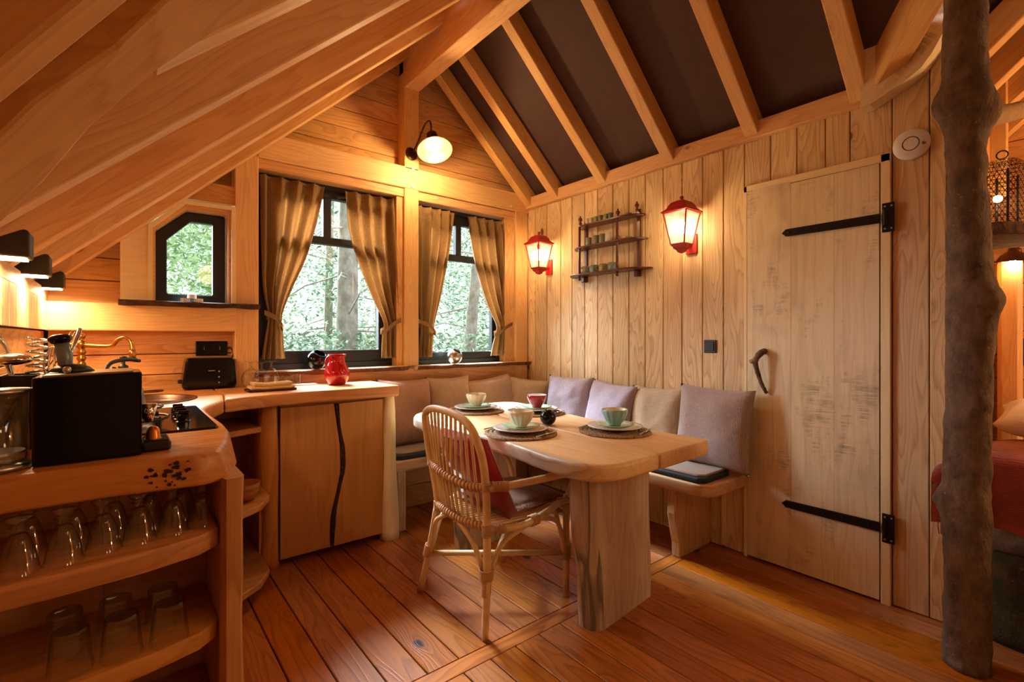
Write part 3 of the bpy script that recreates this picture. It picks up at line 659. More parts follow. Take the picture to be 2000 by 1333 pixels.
# open end unit with the drinking glasses
eu = thing('shelf_unit', 'open wooden end unit holding two rows of drinking glasses', 'shelf unit', (0, 1.6, 0))
bm = bmesh.new(); N = 14; rows = []
for i in range(N + 1):
    z = .853 * i / N; e = .245 + .006 * mnoise.noise(V((z * 5, 2, 0))) + .018 * max(0, .2 - z)
    rows.append([bm.verts.new((.196 - .004 * math.sin(z * 5), 1.375, z)), bm.verts.new((.205, 1.358, z)), bm.verts.new((e - .008, 1.36, z)), bm.verts.new((e, 1.38, z)), bm.verts.new((e - .01, 2.2, z)), bm.verts.new((.196, 2.2, z))])
for a, b in zip(rows, rows[1:]):
    for k in range(6): bm.faces.new((a[k], a[(k + 1) % 6], b[(k + 1) % 6], b[k]))
bm.faces.new(rows[0][::-1]); bm.faces.new(rows[-1])
obj('side_panel', bm, 'counter_wood', eu, frame((.22, 1.4, 0), (.22, 1.4, .85), (1, 0, 0)), smooth='auto')
for zt, th, xs in ((.73, .05, 0), (.50, .045, 0), (.27, .045, 0)):
    sh = [(-.272, 1.315), (-.1, 1.318), (.05, 1.335), (.15, 1.362), (.195, 1.40), (.195, 1.64), (-.272, 1.64)]
    obj('shelf', poly_top(sh, zt - th, zt, .008, 2), 'counter_wood', eu, smooth='auto')
for a, b in ((-.272, -.03), (-.028, .195)): obj('back_panel', box(a, b, 1.642, 1.66, .02, .852), 'cabinet_wood', eu)
# corner shelves
cs = thing('corner_shelf_unit', 'dark recessed corner shelves beside the peninsula cabinet, with wooden bowls', 'shelf unit', (.3, 2.7, 0))
cp = [(.24, 2.205), (.32, 2.265), (.395, 2.325), (.50, 2.405), (.56, 2.52), (.562, 3.09), (-.2, 3.09), (-.2, 2.205)]
for zt, y0 in ((.75, .35), (.45, 0), (.10, 0)):
    q = [(x, max(y, 2.205 + (y0 if x > .2 else 0))) for x, y in cp] if y0 else cp
    obj('shelf', poly_top(q if not y0 else [(.24, 2.56), (.562, 2.70), (.562, 3.09), (-.2, 3.09), (-.2, 2.56)], zt - .03, zt, .005, 2), 'counter_wood', cs)
obj('back_panel', box(-.2, .56, 3.08, 3.095, .0, .855), 'cabinet_wood', cs)
obj('prop_stick', tube([(.40, 2.55, .10), (.43, 2.62, .42)], .014, 8), 'bowl_wood', cs, smooth=True)
def bowl(x, y, z, r, h, label, mat='bowl_wood'):
    b = obj('bowl', lathe([(0, 0), (r * .5, 0), (r * .62, h * .1), (r * .9, h * .55), (r, h), (r * .94, h), (r * .82, h * .55), (r * .5, h * .14), (0, h * .12)], 28), mat, None, T(x, y, z), smooth=True, world=False)
    return tag(b, label, 'bowl')
bowl(.452, 2.51, .451, .062, .052, 'wooden bowl under another one on the corner shelf', 'bowl_wood'); bowl(.452, 2.51, .472, .065, .058, 'upper wooden bowl of the pair on the corner shelf')
# peninsula cabinet
cb = thing('base_cabinet', 'peninsula base cabinet with two live-edge sawn doors between log posts', 'cabinet', (.93, 2.85, 0))
def logpost(pts, n='log_post'):
    bm = bmesh.new(); N = 16; rows = []
    for i in range(N + 1):
        t = i / N; z = .856 * t; row = []
        cx, wx, y0, y1 = pts(t)
        for k in range(12):
            a = 2 * math.pi * k / 12; ca_, sa = math.cos(a), math.sin(a); e = .55
            row.append(bm.verts.new((cx + wx * math.copysign(abs(ca_) ** e, ca_), (y0 + y1) / 2 + (y1 - y0) / 2 * math.copysign(abs(sa) ** e, sa), z)))
        rows.append(row)
    for a, b in zip(rows, rows[1:]):
        for k in range(12): bm.faces.new((a[k], a[(k + 1) % 12], b[(k + 1) % 12], b[k]))
    bm.faces.new(rows[0][::-1]); bm.faces.new(rows[-1]); c = rows
    return bm
M = frame((.61, 2.78, 0), (.61, 2.78, .85), (0, 1, 0))
obj('log_post', logpost(lambda t: (.606 + .006 * math.sin(t * 6), .044 + .008 * math.sin(3 + t * 7) + .006 * (1 - t), 2.715 + .004 * math.sin(t * 5), 2.84)), 'counter_wood', cb, M, smooth=True)
obj('log_post', logpost(lambda t: (1.252 + .010 * (1 - t), .030 + .022 * (1 - t) ** .8 + .004 * math.sin(t * 9), 2.672 + .012 * t, 2.80)), 'trim_pale', cb, frame((1.25, 2.74, 0), (1.25, 2.74, .85), (0, 1, 0)), smooth=True)
wav = [(.0, .915), (.12, .912), (.22, .918), (.32, .945), (.45, .972), (.6, .968), (.72, .950), (.83, .935)]
def wx(z):
    for (a, p), (b, q) in zip(wav, wav[1:]):
        if z <= b: return p + (q - p) * (z - a) / (b - a)
    return wav[-1][1]
zs = [.045 + .785 * i / 20 for i in range(21)]
obj('door', prism([(.656, .045)] + [(wx(z) - .004, z) for z in zs] + [(.656, .83)], 'y', 2.722, 2.742), 'cabinet_wood', cb, frame((.8, 2.73, 0), (.8, 2.73, .85), (0, 1, 0)))
d2 = obj('door', prism([(1.215, .045)] + [(wx(z) + .012 + .010 * math.sin(z * 9) ** 2, z) for z in zs] + [(1.215, .835)], 'y', 2.708, 2.730), 'cabinet_wood', cb, frame((1.05, 2.72, 0), (1.05, 2.72, .85), (0, 1, 0)))
bm = bmesh.new(); rr = []
for z in zs: a = wx(z); b = wx(z) + .013 + .010 * math.sin(z * 9) ** 2; rr.append([bm.verts.new((a, 2.728, z)), bm.verts.new((a + .003, 2.716, z)), bm.verts.new((b, 2.709, z)), bm.verts.new((b, 2.729, z))])
for a, b in zip(rr, rr[1:]):
    for k in range(4): bm.faces.new((a[k], a[(k + 1) % 4], b[(k + 1) % 4], b[k]))
obj('bark_edge', bm, 'dark_live_edge', d2)
obj('carcass', box(.56, 1.262, 2.745, 3.09, .03, .855), 'cabinet_wood', cb); obj('back_slot', box(.65, .656, 2.735, 2.76, .03, .855), 'satin_black', cb)
# hob with knobs and burners
hb_ = thing('gas_hob', 'black glass gas hob with four black knobs set in the left worktop', 'hob', (.02, 2.02, .922))
obj('glass_plate', poly_top([(-.22, 1.735), (.232, 1.725), (.24, 1.74), (.242, 2.30), (.235, 2.31), (-.22, 2.31)], .9205, .927, .002, 2), 'gloss_black', hb_)
for i in range(4):
    k = obj('knob', lathe([(0, .951), (.017, .951), (.019, .948), (.0195, .93), (.022, .9275), (0, .9272)], 18, T(.165, 1.90 + i * .065, 0)), 'gloss_black', hb_, smooth=False)
    obj('knob_grip', bevel(box(.150, .180, 1.896 + i * .065, 1.904 + i * .065, .951, .962), .002, 1), 'gloss_black', k)
for bx, by, r in ((.03, 1.87, .042), (.03, 2.15, .034), (-.12, 1.90, .034), (-.12, 2.15, .042)):
    b = obj('burner', lathe([(0, .944), (r * .8, .944), (r, .940), (r, .934), (r * 1.25, .930), (r * 1.3, .927), (0, .927)], 24, T(bx, by, 0)), 'steel', hb_, smooth=False)
    bm = bmesh.new()
    for q in range(4):
        a = q * math.pi / 2 + .785; d = V((math.cos(a), math.sin(a), 0)); c = V((bx, by, 0)); tube([c + d * .095 + V((0, 0, .928)), c + d * .095 + V((0, 0, .958)), c + d * .025 + V((0, 0, .958))], .005, 6, bm)
    tube([V((bx, by, .953)) + V((math.cos(a), math.sin(a), 0)) * .095 for a in [i * math.pi / 8 + .785 for i in range(17)]], .004, 6, bm)
    obj('pan_support', bm, 'satin_black', hb_)
# kettle / pan on the hob, mostly hidden behind the coffee machine
kt = thing('kettle', 'blue-grey kettle half hidden behind the black coffee machine', 'kettle', (-.012, 1.90, .96))
obj('body', lathe([(0, .96), (.062, .96), (.076, .975), (.079, 1.0), (.072, 1.04), (.054, 1.075), (.03, 1.092), (0, 1.095)], 28, T(-.012, 1.90, 0)), 'steel_blue', kt, smooth=True)
obj('lid_knob', sphere((-.012, 1.90, 1.10), .011, 12, 8), 'satin_black', kt, smooth=True)
obj('handle', tube([(-.04, 1.905, 1.075), (-.02, 1.94, 1.118), (.02, 1.985, 1.128), (.055, 2.02, 1.122)], .006, 8, smooth=5), 'satin_black', kt, smooth=True)
# faucet
fa = thing('faucet', 'antique brass swan-neck faucet with twisted column over the sink', 'faucet', (-.13, 2.96, .92))
pr_ = [(0, .92), (.030, .92), (.030, .932), (.018, .940)]
z = .945
for i in range(7): pr_ += [(.012, z), (.017, z + .010), (.0175, z + .016), (.012, z + .026)]; z += .029
pr_ += [(.014, 1.15), (.020, 1.155), (.022, 1.168), (.020, 1.178), (.009, 1.184), (.008, 1.190), (.014, 1.199), (.015, 1.206), (.010, 1.216), (0, 1.219)]
obj('column', lathe(pr_, 18, T(-.13, 2.96, 0)), 'brass', fa, smooth=True)
obj('spout', tube([(-.125, 2.955, 1.163), (-.06, 2.89, 1.158), (-.02, 2.845, 1.162), (.0, 2.81, 1.188), (.025, 2.785, 1.198), (.045, 2.765, 1.178), (.05, 2.758, 1.14)], [.010, .009, .008, .008, .008, .008, .010], 12, smooth=6), 'brass', fa, smooth=True)
obj('aerator', lathe([(0, 1.105), (.012, 1.106), (.013, 1.13), (.010, 1.142), (0, 1.142)], 14, T(.05, 2.757, 0)), 'brass', fa, smooth=True)
for dx_ in (-1, 1):
    a = V((-.13, 2.96, 1.166)); d = V((-.72, -.2 * dx_, 0)) if dx_ < 0 else V((-.5, .5, 0)); obj('handle', tube([a, a + d.normalized() * .03, a + d.normalized() * .062], [.006, .009, .005], 10, smooth=3), 'brass', fa, smooth=True)
# soap bottle
sb = thing('soap_bottle', 'amber bottle with a black pump below the end of the brass spout', 'bottle', (.015, 2.33, .92))
obj('body', lathe([(0, .92), (.036, .92), (.037, .93), (.037, 1.03), (.034, 1.05), (.022, 1.066), (.013, 1.074), (.013, 1.082), (0, 1.082)], 24, T(.015, 2.33, 0)), 'gloss_black', sb, smooth=True)
obj('label_band', lathe([(.0375, .95), (.0375, 1.03)], 24, T(.015, 2.33, 0)), 'paper', sb, smooth=True)
obj('pump', lathe([(0, 1.08), (.015, 1.08), (.016, 1.092), (.010, 1.096), (.006, 1.1), (.006, 1.118), (.011, 1.12), (.011, 1.128), (0, 1.129)], 16, T(.015, 2.33, 0)), 'satin_black', sb, smooth=True)
obj('nozzle', tube([(.015, 2.33, 1.124), (.045, 2.32, 1.122), (.055, 2.318, 1.116)], .004, 8), 'satin_black', sb, smooth=True)
# dish brush with ring handle on the ledge
dbm = tube([(.06, 3.0, .925), (.10, 3.02, .930), (.16, 3.03, .932), (.175, 3.0, .932), (.15, 2.98, .930), (.09, 2.99, .928)], .004, 8, smooth=5)
o = obj('pan_handle', dbm, 'bronze', None, T(.1, 3.0, .925), smooth=True); tag(o, 'looped dark metal handle lying behind the sink', 'utensil')
# coffee machine
cm = thing('coffee_machine', 'black capsule coffee machine with raised lever on the near worktop', 'coffee machine', (-.05, 1.56, .92))
def slab(pts, y0, y1, bv, mat, n, par): return obj(n, bevel(prism(pts, 'y', y0, y1), bv, 2, .4), mat, par)
slab([(-.143, .922), (.044, .922), (.044, 1.118), (-.143, 1.113)], 1.443, 1.60, .004, 'gloss_black', 'side_shell', cm)
slab([(-.13, 1.112), (.03, 1.117), (.028, 1.121), (-.125, 1.117)], 1.455, 1.60, .001, 'steel', 'top_shell', cm)
obj('drip_tray', bevel(box(.044, .103, 1.468, 1.575, .921, .944), .006, 2), 'satin_black', cm)
bm = bmesh.new()
for i in range(7): join(bm, box(.05, .098, 1.478 + i * .013, 1.483 + i * .013, .944, .9465))
obj('drip_grid', bm, 'black_metal', cm)
lv = obj('lever', tube([(-.095, 1.54, 1.118), (-.097, 1.545, 1.155), (-.103, 1.55, 1.19)], [.012, .015, .014], 12), 'steel_blue', cm, smooth=True)
obj('lever_knob', lathe([(0, 0), (.016, .002), (.022, .01), (.022, .016), (.014, .022), (0, .023)], 18, T(-.104, 1.55, 1.184) @ Matrix.Rotation(-.15, 4, 'Y')), 'gloss_black', lv, smooth=True)
obj('capsule_flap', lathe([(0, 1.138), (.02, 1.136), (.032, 1.130), (.042, 1.120), (0, 1.119)], 24, T(-.085, 1.545, 0)), 'satin_black', cm, smooth=True)
obj('hinge_pin', sphere((-.090, 1.492, 1.126), .008, 12, 8), 'steel', cm, smooth=True)
obj('spout', lathe([(0, .985), (.010, .985), (.014, 1.0), (.02, 1.03), (0, 1.03)], 16, T(.060, 1.55, 0)), 'chrome', cm, smooth=True)
cpz = thing('coffee_capsule', 'small copper-coloured coffee capsule standing on the drip tray', 'capsule', (.068, 1.505, .9465))
obj('foil_rim', lathe([(0, .9468), (.0185, .9468), (.0185, .9480), (0, .9480)], 20, T(.068, 1.505, 0)), 'copper_capsule', cpz)
obj('cup', lathe([(.0155, .948), (.0135, .968), (.010, .975), (.006, .978), (0, .978)], 20, T(.068, 1.505, 0)), 'copper_capsule', cpz, smooth=True)
# water tank jar
wt = thing('water_tank', 'clear glass water jar with steel lid at the left end of the near worktop', 'jar', (-.200, 1.47, .922))
obj('glass_body', lathe([(.050, .935), (.052, .94), (.052, 1.085), (.049, 1.085), (.049, .94), (0, .938)], 32, T(-.200, 1.47, 0)), 'clear_glass', wt, smooth=True)
obj('base', lathe([(0, .922), (.054, .922), (.054, .934), (0, .936)], 32, T(-.200, 1.47, 0)), 'steel', wt, smooth=True)
obj('lid', lathe([(0, 1.092), (.054, 1.090), (.055, 1.084), (.052, 1.083), (0, 1.083)], 32, T(-.200, 1.47, 0)), 'steel', wt, smooth=True)
obj('plunger', tube([(-.200, 1.47, .936), (-.200, 1.47, 1.08)], .004, 8), 'chrome', wt, smooth=True)
obj('plunger_disc', lathe([(0, .955), (.046, .955), (.046, .96), (0, .96)], 24, T(-.200, 1.47, 0)), 'steel', wt)
# utensil holder + utensils
ux, uy = -.165, 1.75
uh = thing('utensil_box', 'black open box holding the steel kitchen utensils', 'utensil holder', (ux, uy, .92))
bm = ring_prism(rect(ux - .06, ux + .075, .92, 1.105), rect(ux - .056, ux + .071, .925, 1.101), uy, uy + .001); bm.free()
def openbox(x0, x1, y0, y1, z0, z1, t):
    bm = box(x0, x1, y0, y1, z0, z0 + t)
    for a in ((x0, x0 + t, y0, y1), (x1 - t, x1, y0, y1), (x0, x1, y0, y0 + t), (x0, x1, y1 - t, y1)): join(bm, box(*a, z0, z1))
    return bm
obj('box_shell', openbox(ux - .06, ux + .075, uy - .055, uy + .055, .921, 1.105, .004), 'satin_black', uh)
def ut(name, label, bm, mat='chrome'): o = obj(name, bm, mat, None, T(ux, uy, 1.0), smooth=True); tag(o, label, 'utensil', 'steel utensils in the black box'); return o
bm = tube([(ux - .03, uy, .93), (ux - .045, uy, 1.13), (ux - .06, uy - .01, 1.19), (ux - .075, uy - .01, 1.20), (ux - .085, uy - .01, 1.165)], [.004, .004, .005, .005, .004], 8, smooth=4); ut('utensil_hook', 'curved hooked steel handle, leftmost in the utensil box', bm)
bm = tube([(ux - .02, uy - .03, .93), (ux - .035, uy - .035, 1.08), (ux - .05, uy - .04, 1.14)], .004, 8); join(bm, sphere((ux - .045, uy - .045, 1.145), .036, 18, 12, (1.3, 1, .42))); ut('ladle', 'upside-down steel ladle bowl in front of the utensil box', bm)
bm = tube([(ux + .0, uy, .93), (ux + .002, uy, 1.10)], .004, 8)
hel = [(ux + .002 + .020 * math.cos(a) , uy + .020 * math.sin(a), 1.10 + a / 6.28 * .018) for a in [i * .35 for i in range(100)]]; tube(hel, .0032, 6, bm); ut('spiral_whisk', 'steel spiral whisk standing highest at the back of the box', bm)
bm = tube([(ux + .03, uy, .93), (ux + .025, uy, 1.07)], .006, 8)
for q in range(6):
    a = q * math.pi / 6; d = V((math.cos(a), math.sin(a), 0)); c = V((ux + .035, uy + .0, 0))
    tube([c + V((0, 0, 1.06)), c + d * .022 + V((0, 0, 1.12)), c + d * .012 + V((0, 0, 1.165)), c + V((0, 0, 1.175)), c - d * .012 + V((0, 0, 1.165)), c - d * .022 + V((0, 0, 1.12)), c + V((0, 0, 1.06))], .0012, 5, bm, smooth=4)
ut('balloon_whisk', 'steel balloon whisk at the right of the utensil box', bm)
bm = tube([(ux + .02, uy + .03, .93), (ux + .055, uy + .03, 1.12), (ux + .085, uy + .03, 1.225)], [.004, .004, .006], 8)
for q in (-1, 0, 1): tube([(ux + .03 + q * .009, uy + .03, 1.12), (ux + .075 + q * .008, uy + .03, 1.215)], .0016, 5, bm)
ut('slotted_turner', 'slotted steel turner leaning to the right in the box', bm)
bm = tube([(ux + .05, uy + .02, .93), (ux + .06, uy + .02, 1.10), (ux + .064, uy + .02, 1.17)], [.005, .006, .008], 8); ut('steel_tongs', 'plain steel tongs upright beside the balloon whisk', bm, 'steel')
# toaster
to = thing('toaster', 'black two-slot toaster below the double wall socket', 'toaster', (.39, 3.12, .92))
bm = prism([(.262, .925), (.505, .925), (.512, .95), (.500, 1.075), (.49, 1.088), (.285, 1.09), (.274, 1.078), (.258, .95)], 'y', 3.045, 3.165); obj('body', bevel(bm, .012, 3, .3), 'gloss_black', to)
for yy in (3.075, 3.115): obj('slot', box(.30, .475, yy, yy + .016, 1.0895, 1.0915), 'steel', to)
obj('lever', bevel(box(.244, .262, 3.085, 3.115, .955, .975), .004, 2), 'satin_black', to)
obj('badge', box(.375, .405, 3.043, 3.046, 1.018, 1.022), 'steel', to)
for z in (.955, .985, 1.015): obj('button', sphere((.425, 3.045, z), .0045, 8, 6, (1, .4, 1)), 'steel', to)
obj('power_cord', tube([(.50, 3.14, 1.08), (.512, 3.165, 1.11), (.50, 3.185, 1.14), (.475, 3.192, 1.13)], .004, 8, smooth=5), 'satin_black', to, smooth=True)
so = thing('double_socket', 'black double power socket on the boards above the toaster', 'socket', (.41, 3.2, 1.135))
obj('cover', bevel(box(.334, .486, 3.188, 3.2, 1.096, 1.178), .004, 2), 'gloss_black', so)
for xc in (.372, .448): obj('inset', lathe([(.028, 0), (.026, -.004), (0, -.004)], 20, T(xc, 3.187, 1.137) @ Matrix.Rotation(math.pi / 2, 4, 'X')), 'satin_black', so); obj('pins', join(box(xc - .008, xc + .008, 3.1885, 3.1895, 1.136, 1.138), box(xc - .001, xc + .001, 3.183, 3.1865, 1.128, 1.146)), 'steel', so)
# balloon glasses by the toaster
def wineglass(x, y, z, label, grp, k=1.):
    g = obj('wine_glass', lathe([(.030, 0), (.040, .02), (.043, .045), (.036, .072), (.018, .088), (.006, .094), (.005, .118), (.010, .124), (.030, .128), (.031, .130), (0, .130)], 24), 'clear_glass', None, T(x, y, z) @ Matrix.Scale(k, 4), smooth=True, world=False); tag(g, label, 'glass', grp); return g
wineglass(.575, 3.02, .921, 'upside-down balloon wine glass nearest to the toaster', 'wine glasses by the toaster', 1.12)
wineglass(.675, 3.00, .921, 'upside-down balloon wine glass right of the other two, by the postcard', 'wine glasses by the toaster', 1.12)
wineglass(.64, 3.075, .921, 'upside-down balloon wine glass behind and between the other two', 'wine glasses by the toaster', 1.05)
# tray with folded towel, postcard, pens
tr = thing('tray', 'small dark tray lying under the folded yellow towel', 'tray', (.62, 2.79, .92)); obj('tray_base', bevel(box(.515, .735, 2.735, 2.85, .921, .927), .002, 1), 'bronze', tr); obj('tray_rim', openbox(.512, .738, 2.732, 2.853, .9215, .931, .003), 'bronze', tr)
bm = bmesh.new()
for z0, z1, x0, x1, y0, y1 in ((.929, .944, .522, .732, 2.738, 2.848), (.944, .960, .535, .722, 2.742, 2.842)):
    q = box(x0, x1, y0, y1, z0, z1, .0); bmesh.ops.subdivide_edges(q, edges=[e for e in q.edges if abs(e.verts[0].co.x - e.verts[1].co.x) > .1], cuts=12)
    for v in q.verts: v.co.z += .008 * ((v.co.x - .627) / .1) ** 2 * (1 if z1 > .95 else .3) + .0015 * math.sin(v.co.x * 60)
    bevel(q, .005, 2, .5); join(bm, q)
tw = obj('tea_towel', bm, 'tea_towel', None, T(.62, 2.79, .93), smooth=True); tag(tw, 'folded pale yellow towel on the small dark tray', 'towel')
s = NT('postcard_print'); p = s.obj(); sp = s.n('ShaderNodeSeparateXYZ'); s.set(sp, 0, p); n1 = s.noise(p, 60, 4, .7)
land = s.ramp(n1, (.3, sr(58, 56, 28)), (.5, sr(140, 112, 52)), (.7, sr(170, 150, 90))); s.bsdf(s.mix(s.rng(s.math('ADD', sp.outputs[2], s.math('MULTIPLY', n1, .02)), .030, .034), land, sr(176, 160, 140)), .4)
pc = thing('postcard', 'landscape postcard with white border leaning below the big left window', 'postcard', (.78, 3.07, .92))
Mp = T(.78, 3.075, .964) @ Matrix.Rotation(-.12, 4, 'X'); obj('card', bmbox(-.072, .072, -.001, .001, -.042, .042), 'paper', pc, Mp, world=False); obj('print', bmbox(-.067, .067, -.0016, -.001, -.038, .038), 'postcard_print', pc, Mp @ T(0, 0, 0), world=False)
for i, (a, b, l) in enumerate((((.76, 2.93, .926), (.90, 2.90, .926), 'white pen lying right of the folded towel, front one'), ((.78, 2.955, .926), (.92, 2.955, .926), 'white pen lying right of the folded towel, rear one'))):
    o = obj('pen', tube([a, V(a).lerp(V(b), .85), b], [.004, .004, .001], 8), 'pen_white', None, T(*a), smooth=True); tag(o, l, 'pen')
# red jug
jg = thing('jug', 'glossy red ceramic jug with a handle on the peninsula worktop', 'jug', (1.005, 2.885, .92))
J = T(1.005, 2.885, .921) @ Matrix.Rotation(.63, 4, 'Z')
pf = [(0, 0), (.045, 0), (.050, .006), (.066, .035), (.072, .06), (.069, .085), (.055, .115), (.046, .135), (.047, .16), (.053, .178), (.050, .178), (.044, .16), (.043, .135), (.052, .112), (.066, .085), (.0, .02)]
bm = lathe(pf, 32)
for v in bm.verts:
    if v.co.z > .14 and v.co.x > .02 and abs(v.co.y) < .03: v.co.x += .018 * (v.co.z - .14) / .038 * (1 - abs(v.co.y) / .03)
bm.transform(J); obj('body', bm, 'red_glaze', jg, smooth=True)
bm = tube([(-.047, 0, .158), (-.078, 0, .166), (-.100, 0, .145), (-.100, 0, .115), (-.082, 0, .085), (-.064, 0, .070)], [.008, .008, .008, .008, .008, .007], 10, smooth=5); bm.transform(J); obj('handle', bm, 'red_glaze', jg, smooth=True)
def rim(x, r, z): pass
# candle bowls and tealights
def ball_candle(x, y, z, r, mat, label, yaw, tilt=.55):
    t = thing('candle_holder', label, 'candle holder', (x, y, z), None)
    pf = []; n = 14
    for i in range(n + 1):
        a = -math.pi / 2 + (math.pi * .80) * i / n; pf.append((r * math.cos(a) if i else 0, r * math.sin(a)))
    for i in range(n, -1, -1):
        a = -math.pi / 2 + (math.pi * .80) * i / n; pf.append((r * .93 * math.cos(a) if i else 0, r * .93 * math.sin(a)))
    M = T(x, y, z + r) @ Matrix.Rotation(yaw, 4, 'Z') @ Matrix.Rotation(tilt, 4, 'X')
    obj('shell', lathe(pf, 32, M), mat, t, smooth=True); obj('candle', lathe([(0, -r * .4), (r * .6, -r * .4), (r * .6, -r * .05), (0, -r * .05)], 20, M), 'candle_wax', t, smooth=False); return t
ball_candle(.955, 3.095, 1.001, .060, 'gloss_black', 'black ball candle holder on the sill behind the red jug', .5)
ball_candle(1.955, 3.095, 1.0, .057, 'steel', 'brushed steel ball candle holder on the right window sill', .5)
for i, (x, z, l) in enumerate(((.275, 1.387, 'left tealight at the foot of the small angled window'), (.335, 1.387, 'right tealight at the foot of the small angled window'), (.305, 1.407, 'top tealight balanced on two others on the small window sill'))):
    t = thing('tealight', l, 'candle', (x, 3.08, z), 'tealights on the small window sill'); obj('cup', lathe([(0, 0), (.021, 0), (.021, .018), (.0, .018)], 18, T(x, 3.08, z)), 'white_plastic', t); obj('wax', lathe([(0, .0182), (.019, .0185), (0, .0185)], 18, T(x, 3.08, z)), 'candle_wax', t)
# stemmed glasses and tumblers, upside down on the end unit shelves
def goblet():
    t = thing('stemmed_glass', 'x', 'glass')
    obj('glass_bowl', lathe([(.034, 0), (.0325, .002), (.027, .034), (.019, .064), (.012, .078), (0, .079)], 24), 'clear_glass', t, smooth=True)
    obj('glass_foot', lathe([(0, .078), (.008, .079), (.013, .084), (.008, .088), (.015, .092), (.008, .096), (.016, .101), (.021, .107), (.021, .111), (0, .111)], 20), 'clear_glass', t, smooth=True)
    return t
order = ['leftmost', 'second from left', 'third from left', 'fourth from left', 'fifth from left', 'rightmost']
g0 = None
for i, (x, y) in enumerate([(-.154, 1.37), (-.088, 1.378), (-.025, 1.40), (.038, 1.409), (.102, 1.420), (.163, 1.436)]):
    l = 'upside-down stemmed glass in the front row of the upper shelf, ' + order[i]
    if g0 is None: g0 = goblet(); g0['label'] = l; g0['group'] = 'stemmed glasses on the upper shelf'; place(g0, None, T(x, y, .7305))
    else: dup(g0, T(x, y, .7305) @ Matrix.Rotation(i * 1.3, 4, 'Z'), l)
for i, (x, y) in enumerate([(-.15, 1.47), (-.078, 1.475), (-.008, 1.488), (.06, 1.498), (.13, 1.515)]):
    dup(g0, T(x, y, .7305) @ Matrix.Rotation(i, 4, 'Z'), 'upside-down stemmed glass in the back row of the upper shelf, ' + ['leftmost', 'second from left', 'middle one', 'fourth from left', 'rightmost'][i])
def tumbler():
    t = thing('tumbler', 'x', 'glass'); bm = lathe([(.040, 0), (.0385, .002), (.034, .05), (.031, .082), (.029, .088), (0, .088)], 10); obj('glass_wall', bm, 'clear_glass', t)
    obj('thick_base', lathe([(0, .078), (.0305, .078), (.0315, .084), (.028, .0885), (0, .0885)], 10), 'clear_glass', t); return t
t0 = None
for i, (x, y) in enumerate([(.092, 1.37), (.006, 1.372), (-.078, 1.374), (.085, 1.465), (-.004, 1.468), (-.092, 1.47)]):
    l = 'upside-down ten-sided tumbler on the lower shelf, ' + ['front right', 'front middle', 'front left', 'back right', 'back middle', 'back left'][i]
    if t0 is None: t0 = tumbler(); t0['label'] = l; t0['group'] = 'tumblers on the lower shelf'; place(t0, None, T(x, y, .5005))
    else: dup(t0, T(x, y, .5005) @ Matrix.Rotation(i * .7, 4, 'Z'), l)
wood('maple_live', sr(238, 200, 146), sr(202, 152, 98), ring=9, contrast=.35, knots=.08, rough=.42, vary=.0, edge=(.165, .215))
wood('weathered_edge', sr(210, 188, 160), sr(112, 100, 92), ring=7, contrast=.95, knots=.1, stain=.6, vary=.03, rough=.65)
# ------------------------------------------------------------------ bench, table, chair
bn = thing('corner_bench', 'L-shaped thick wooden corner bench along the window wall and plank wall', 'bench', (2.4, 2.8, 0))
bs = [(2.285, 1.36), (2.295, 1.31), (2.33, 1.275), (2.38, 1.26), (2.52, 1.252), (2.682, 1.252), (2.685, 3.09), (2.27, 3.09), (2.27, 2.9), (2.285, 2.2)]
obj('seat_board', poly_top(bs, .385, .45, .012, 3), 'bench_wood', bn, frame((2.48, 1.25, .42), (2.48, 3.1, .42), (0, 0, 1)), smooth='auto')
obj('seat_board', poly_top([(1.285, 2.70), (1.6, 2.715), (2.0, 2.705), (2.266, 2.72), (2.266, 3.09), (1.285, 3.09)], .385, .45, .012, 3), 'bench_wood', bn, frame((1.285, 2.9, .42), (2.27, 2.9, .42), (0, 0, 1)))
def legslab(pts, y0, y1, par, n='leg', mat='bench_wood', bv=.006): return obj(n, bevel(prism(pts, 'y', y0, y1), bv, 2, .3), mat, par, frame((pts[0][0] + .1, (y0 + y1) / 2, 0), (pts[0][0] + .1, (y0 + y1) / 2, .4), (0, 1, 0)))
legslab([(2.365, 0), (2.36, .08), (2.335, .17), (2.318, .25), (2.328, .384), (2.683, .384), (2.683, 0)], 1.475, 1.525, bn)
legslab([(2.365, 0), (2.35, .17), (2.328, .384), (2.683, .384), (2.683, 0)], 2.2, 2.25, bn)
legslab([(1.34, 0), (1.33, .384), (1.39, .384), (1.39, 0)], 2.76, 3.08, bn)
board('wall_cleat', (2.674, 1.26, .47), (2.674, 1.26, .52), .02, .02, (1, 0, 0), 'trim_pale', bn, .002)
def pad(x0, x1, y0, y1, z, label):
    t = thing('seat_cushion', label, 'cushion', ((x0 + x1) / 2, (y0 + y1) / 2, z), 'flat seat pads on the corner bench')
    o = [(x0, y0 + .03), (x0 + .04, y0), (x1 - .04, y0), (x1, y0 + .03), (x1, y1), (x0, y1)]
    obj('pad_border', poly_top(o, z, z + .030, .010, 3), 'teal_trim', t)
    q = [(p[0] + (.014 if p[0] < (x0 + x1) / 2 else -.014), p[1] + (.014 if p[1] < (y0 + y1) / 2 else -.014)) for p in o]
    obj('pad_top', poly_top(q, z + .026, z + .042, .010, 3), 'seat_pad', t, smooth=False); return t
pad(2.295, 2.60, 1.30, 1.72, .4505, 'flat seat pad at the near end of the bench by the door'); pad(2.295, 2.60, 1.75, 2.68, .4505, 'long flat seat pad on the plank wall side behind the table')
pad(1.30, 2.20, 2.715, 3.05, .4505, 'flat seat pad with dark green border beside the peninsula cabinet')
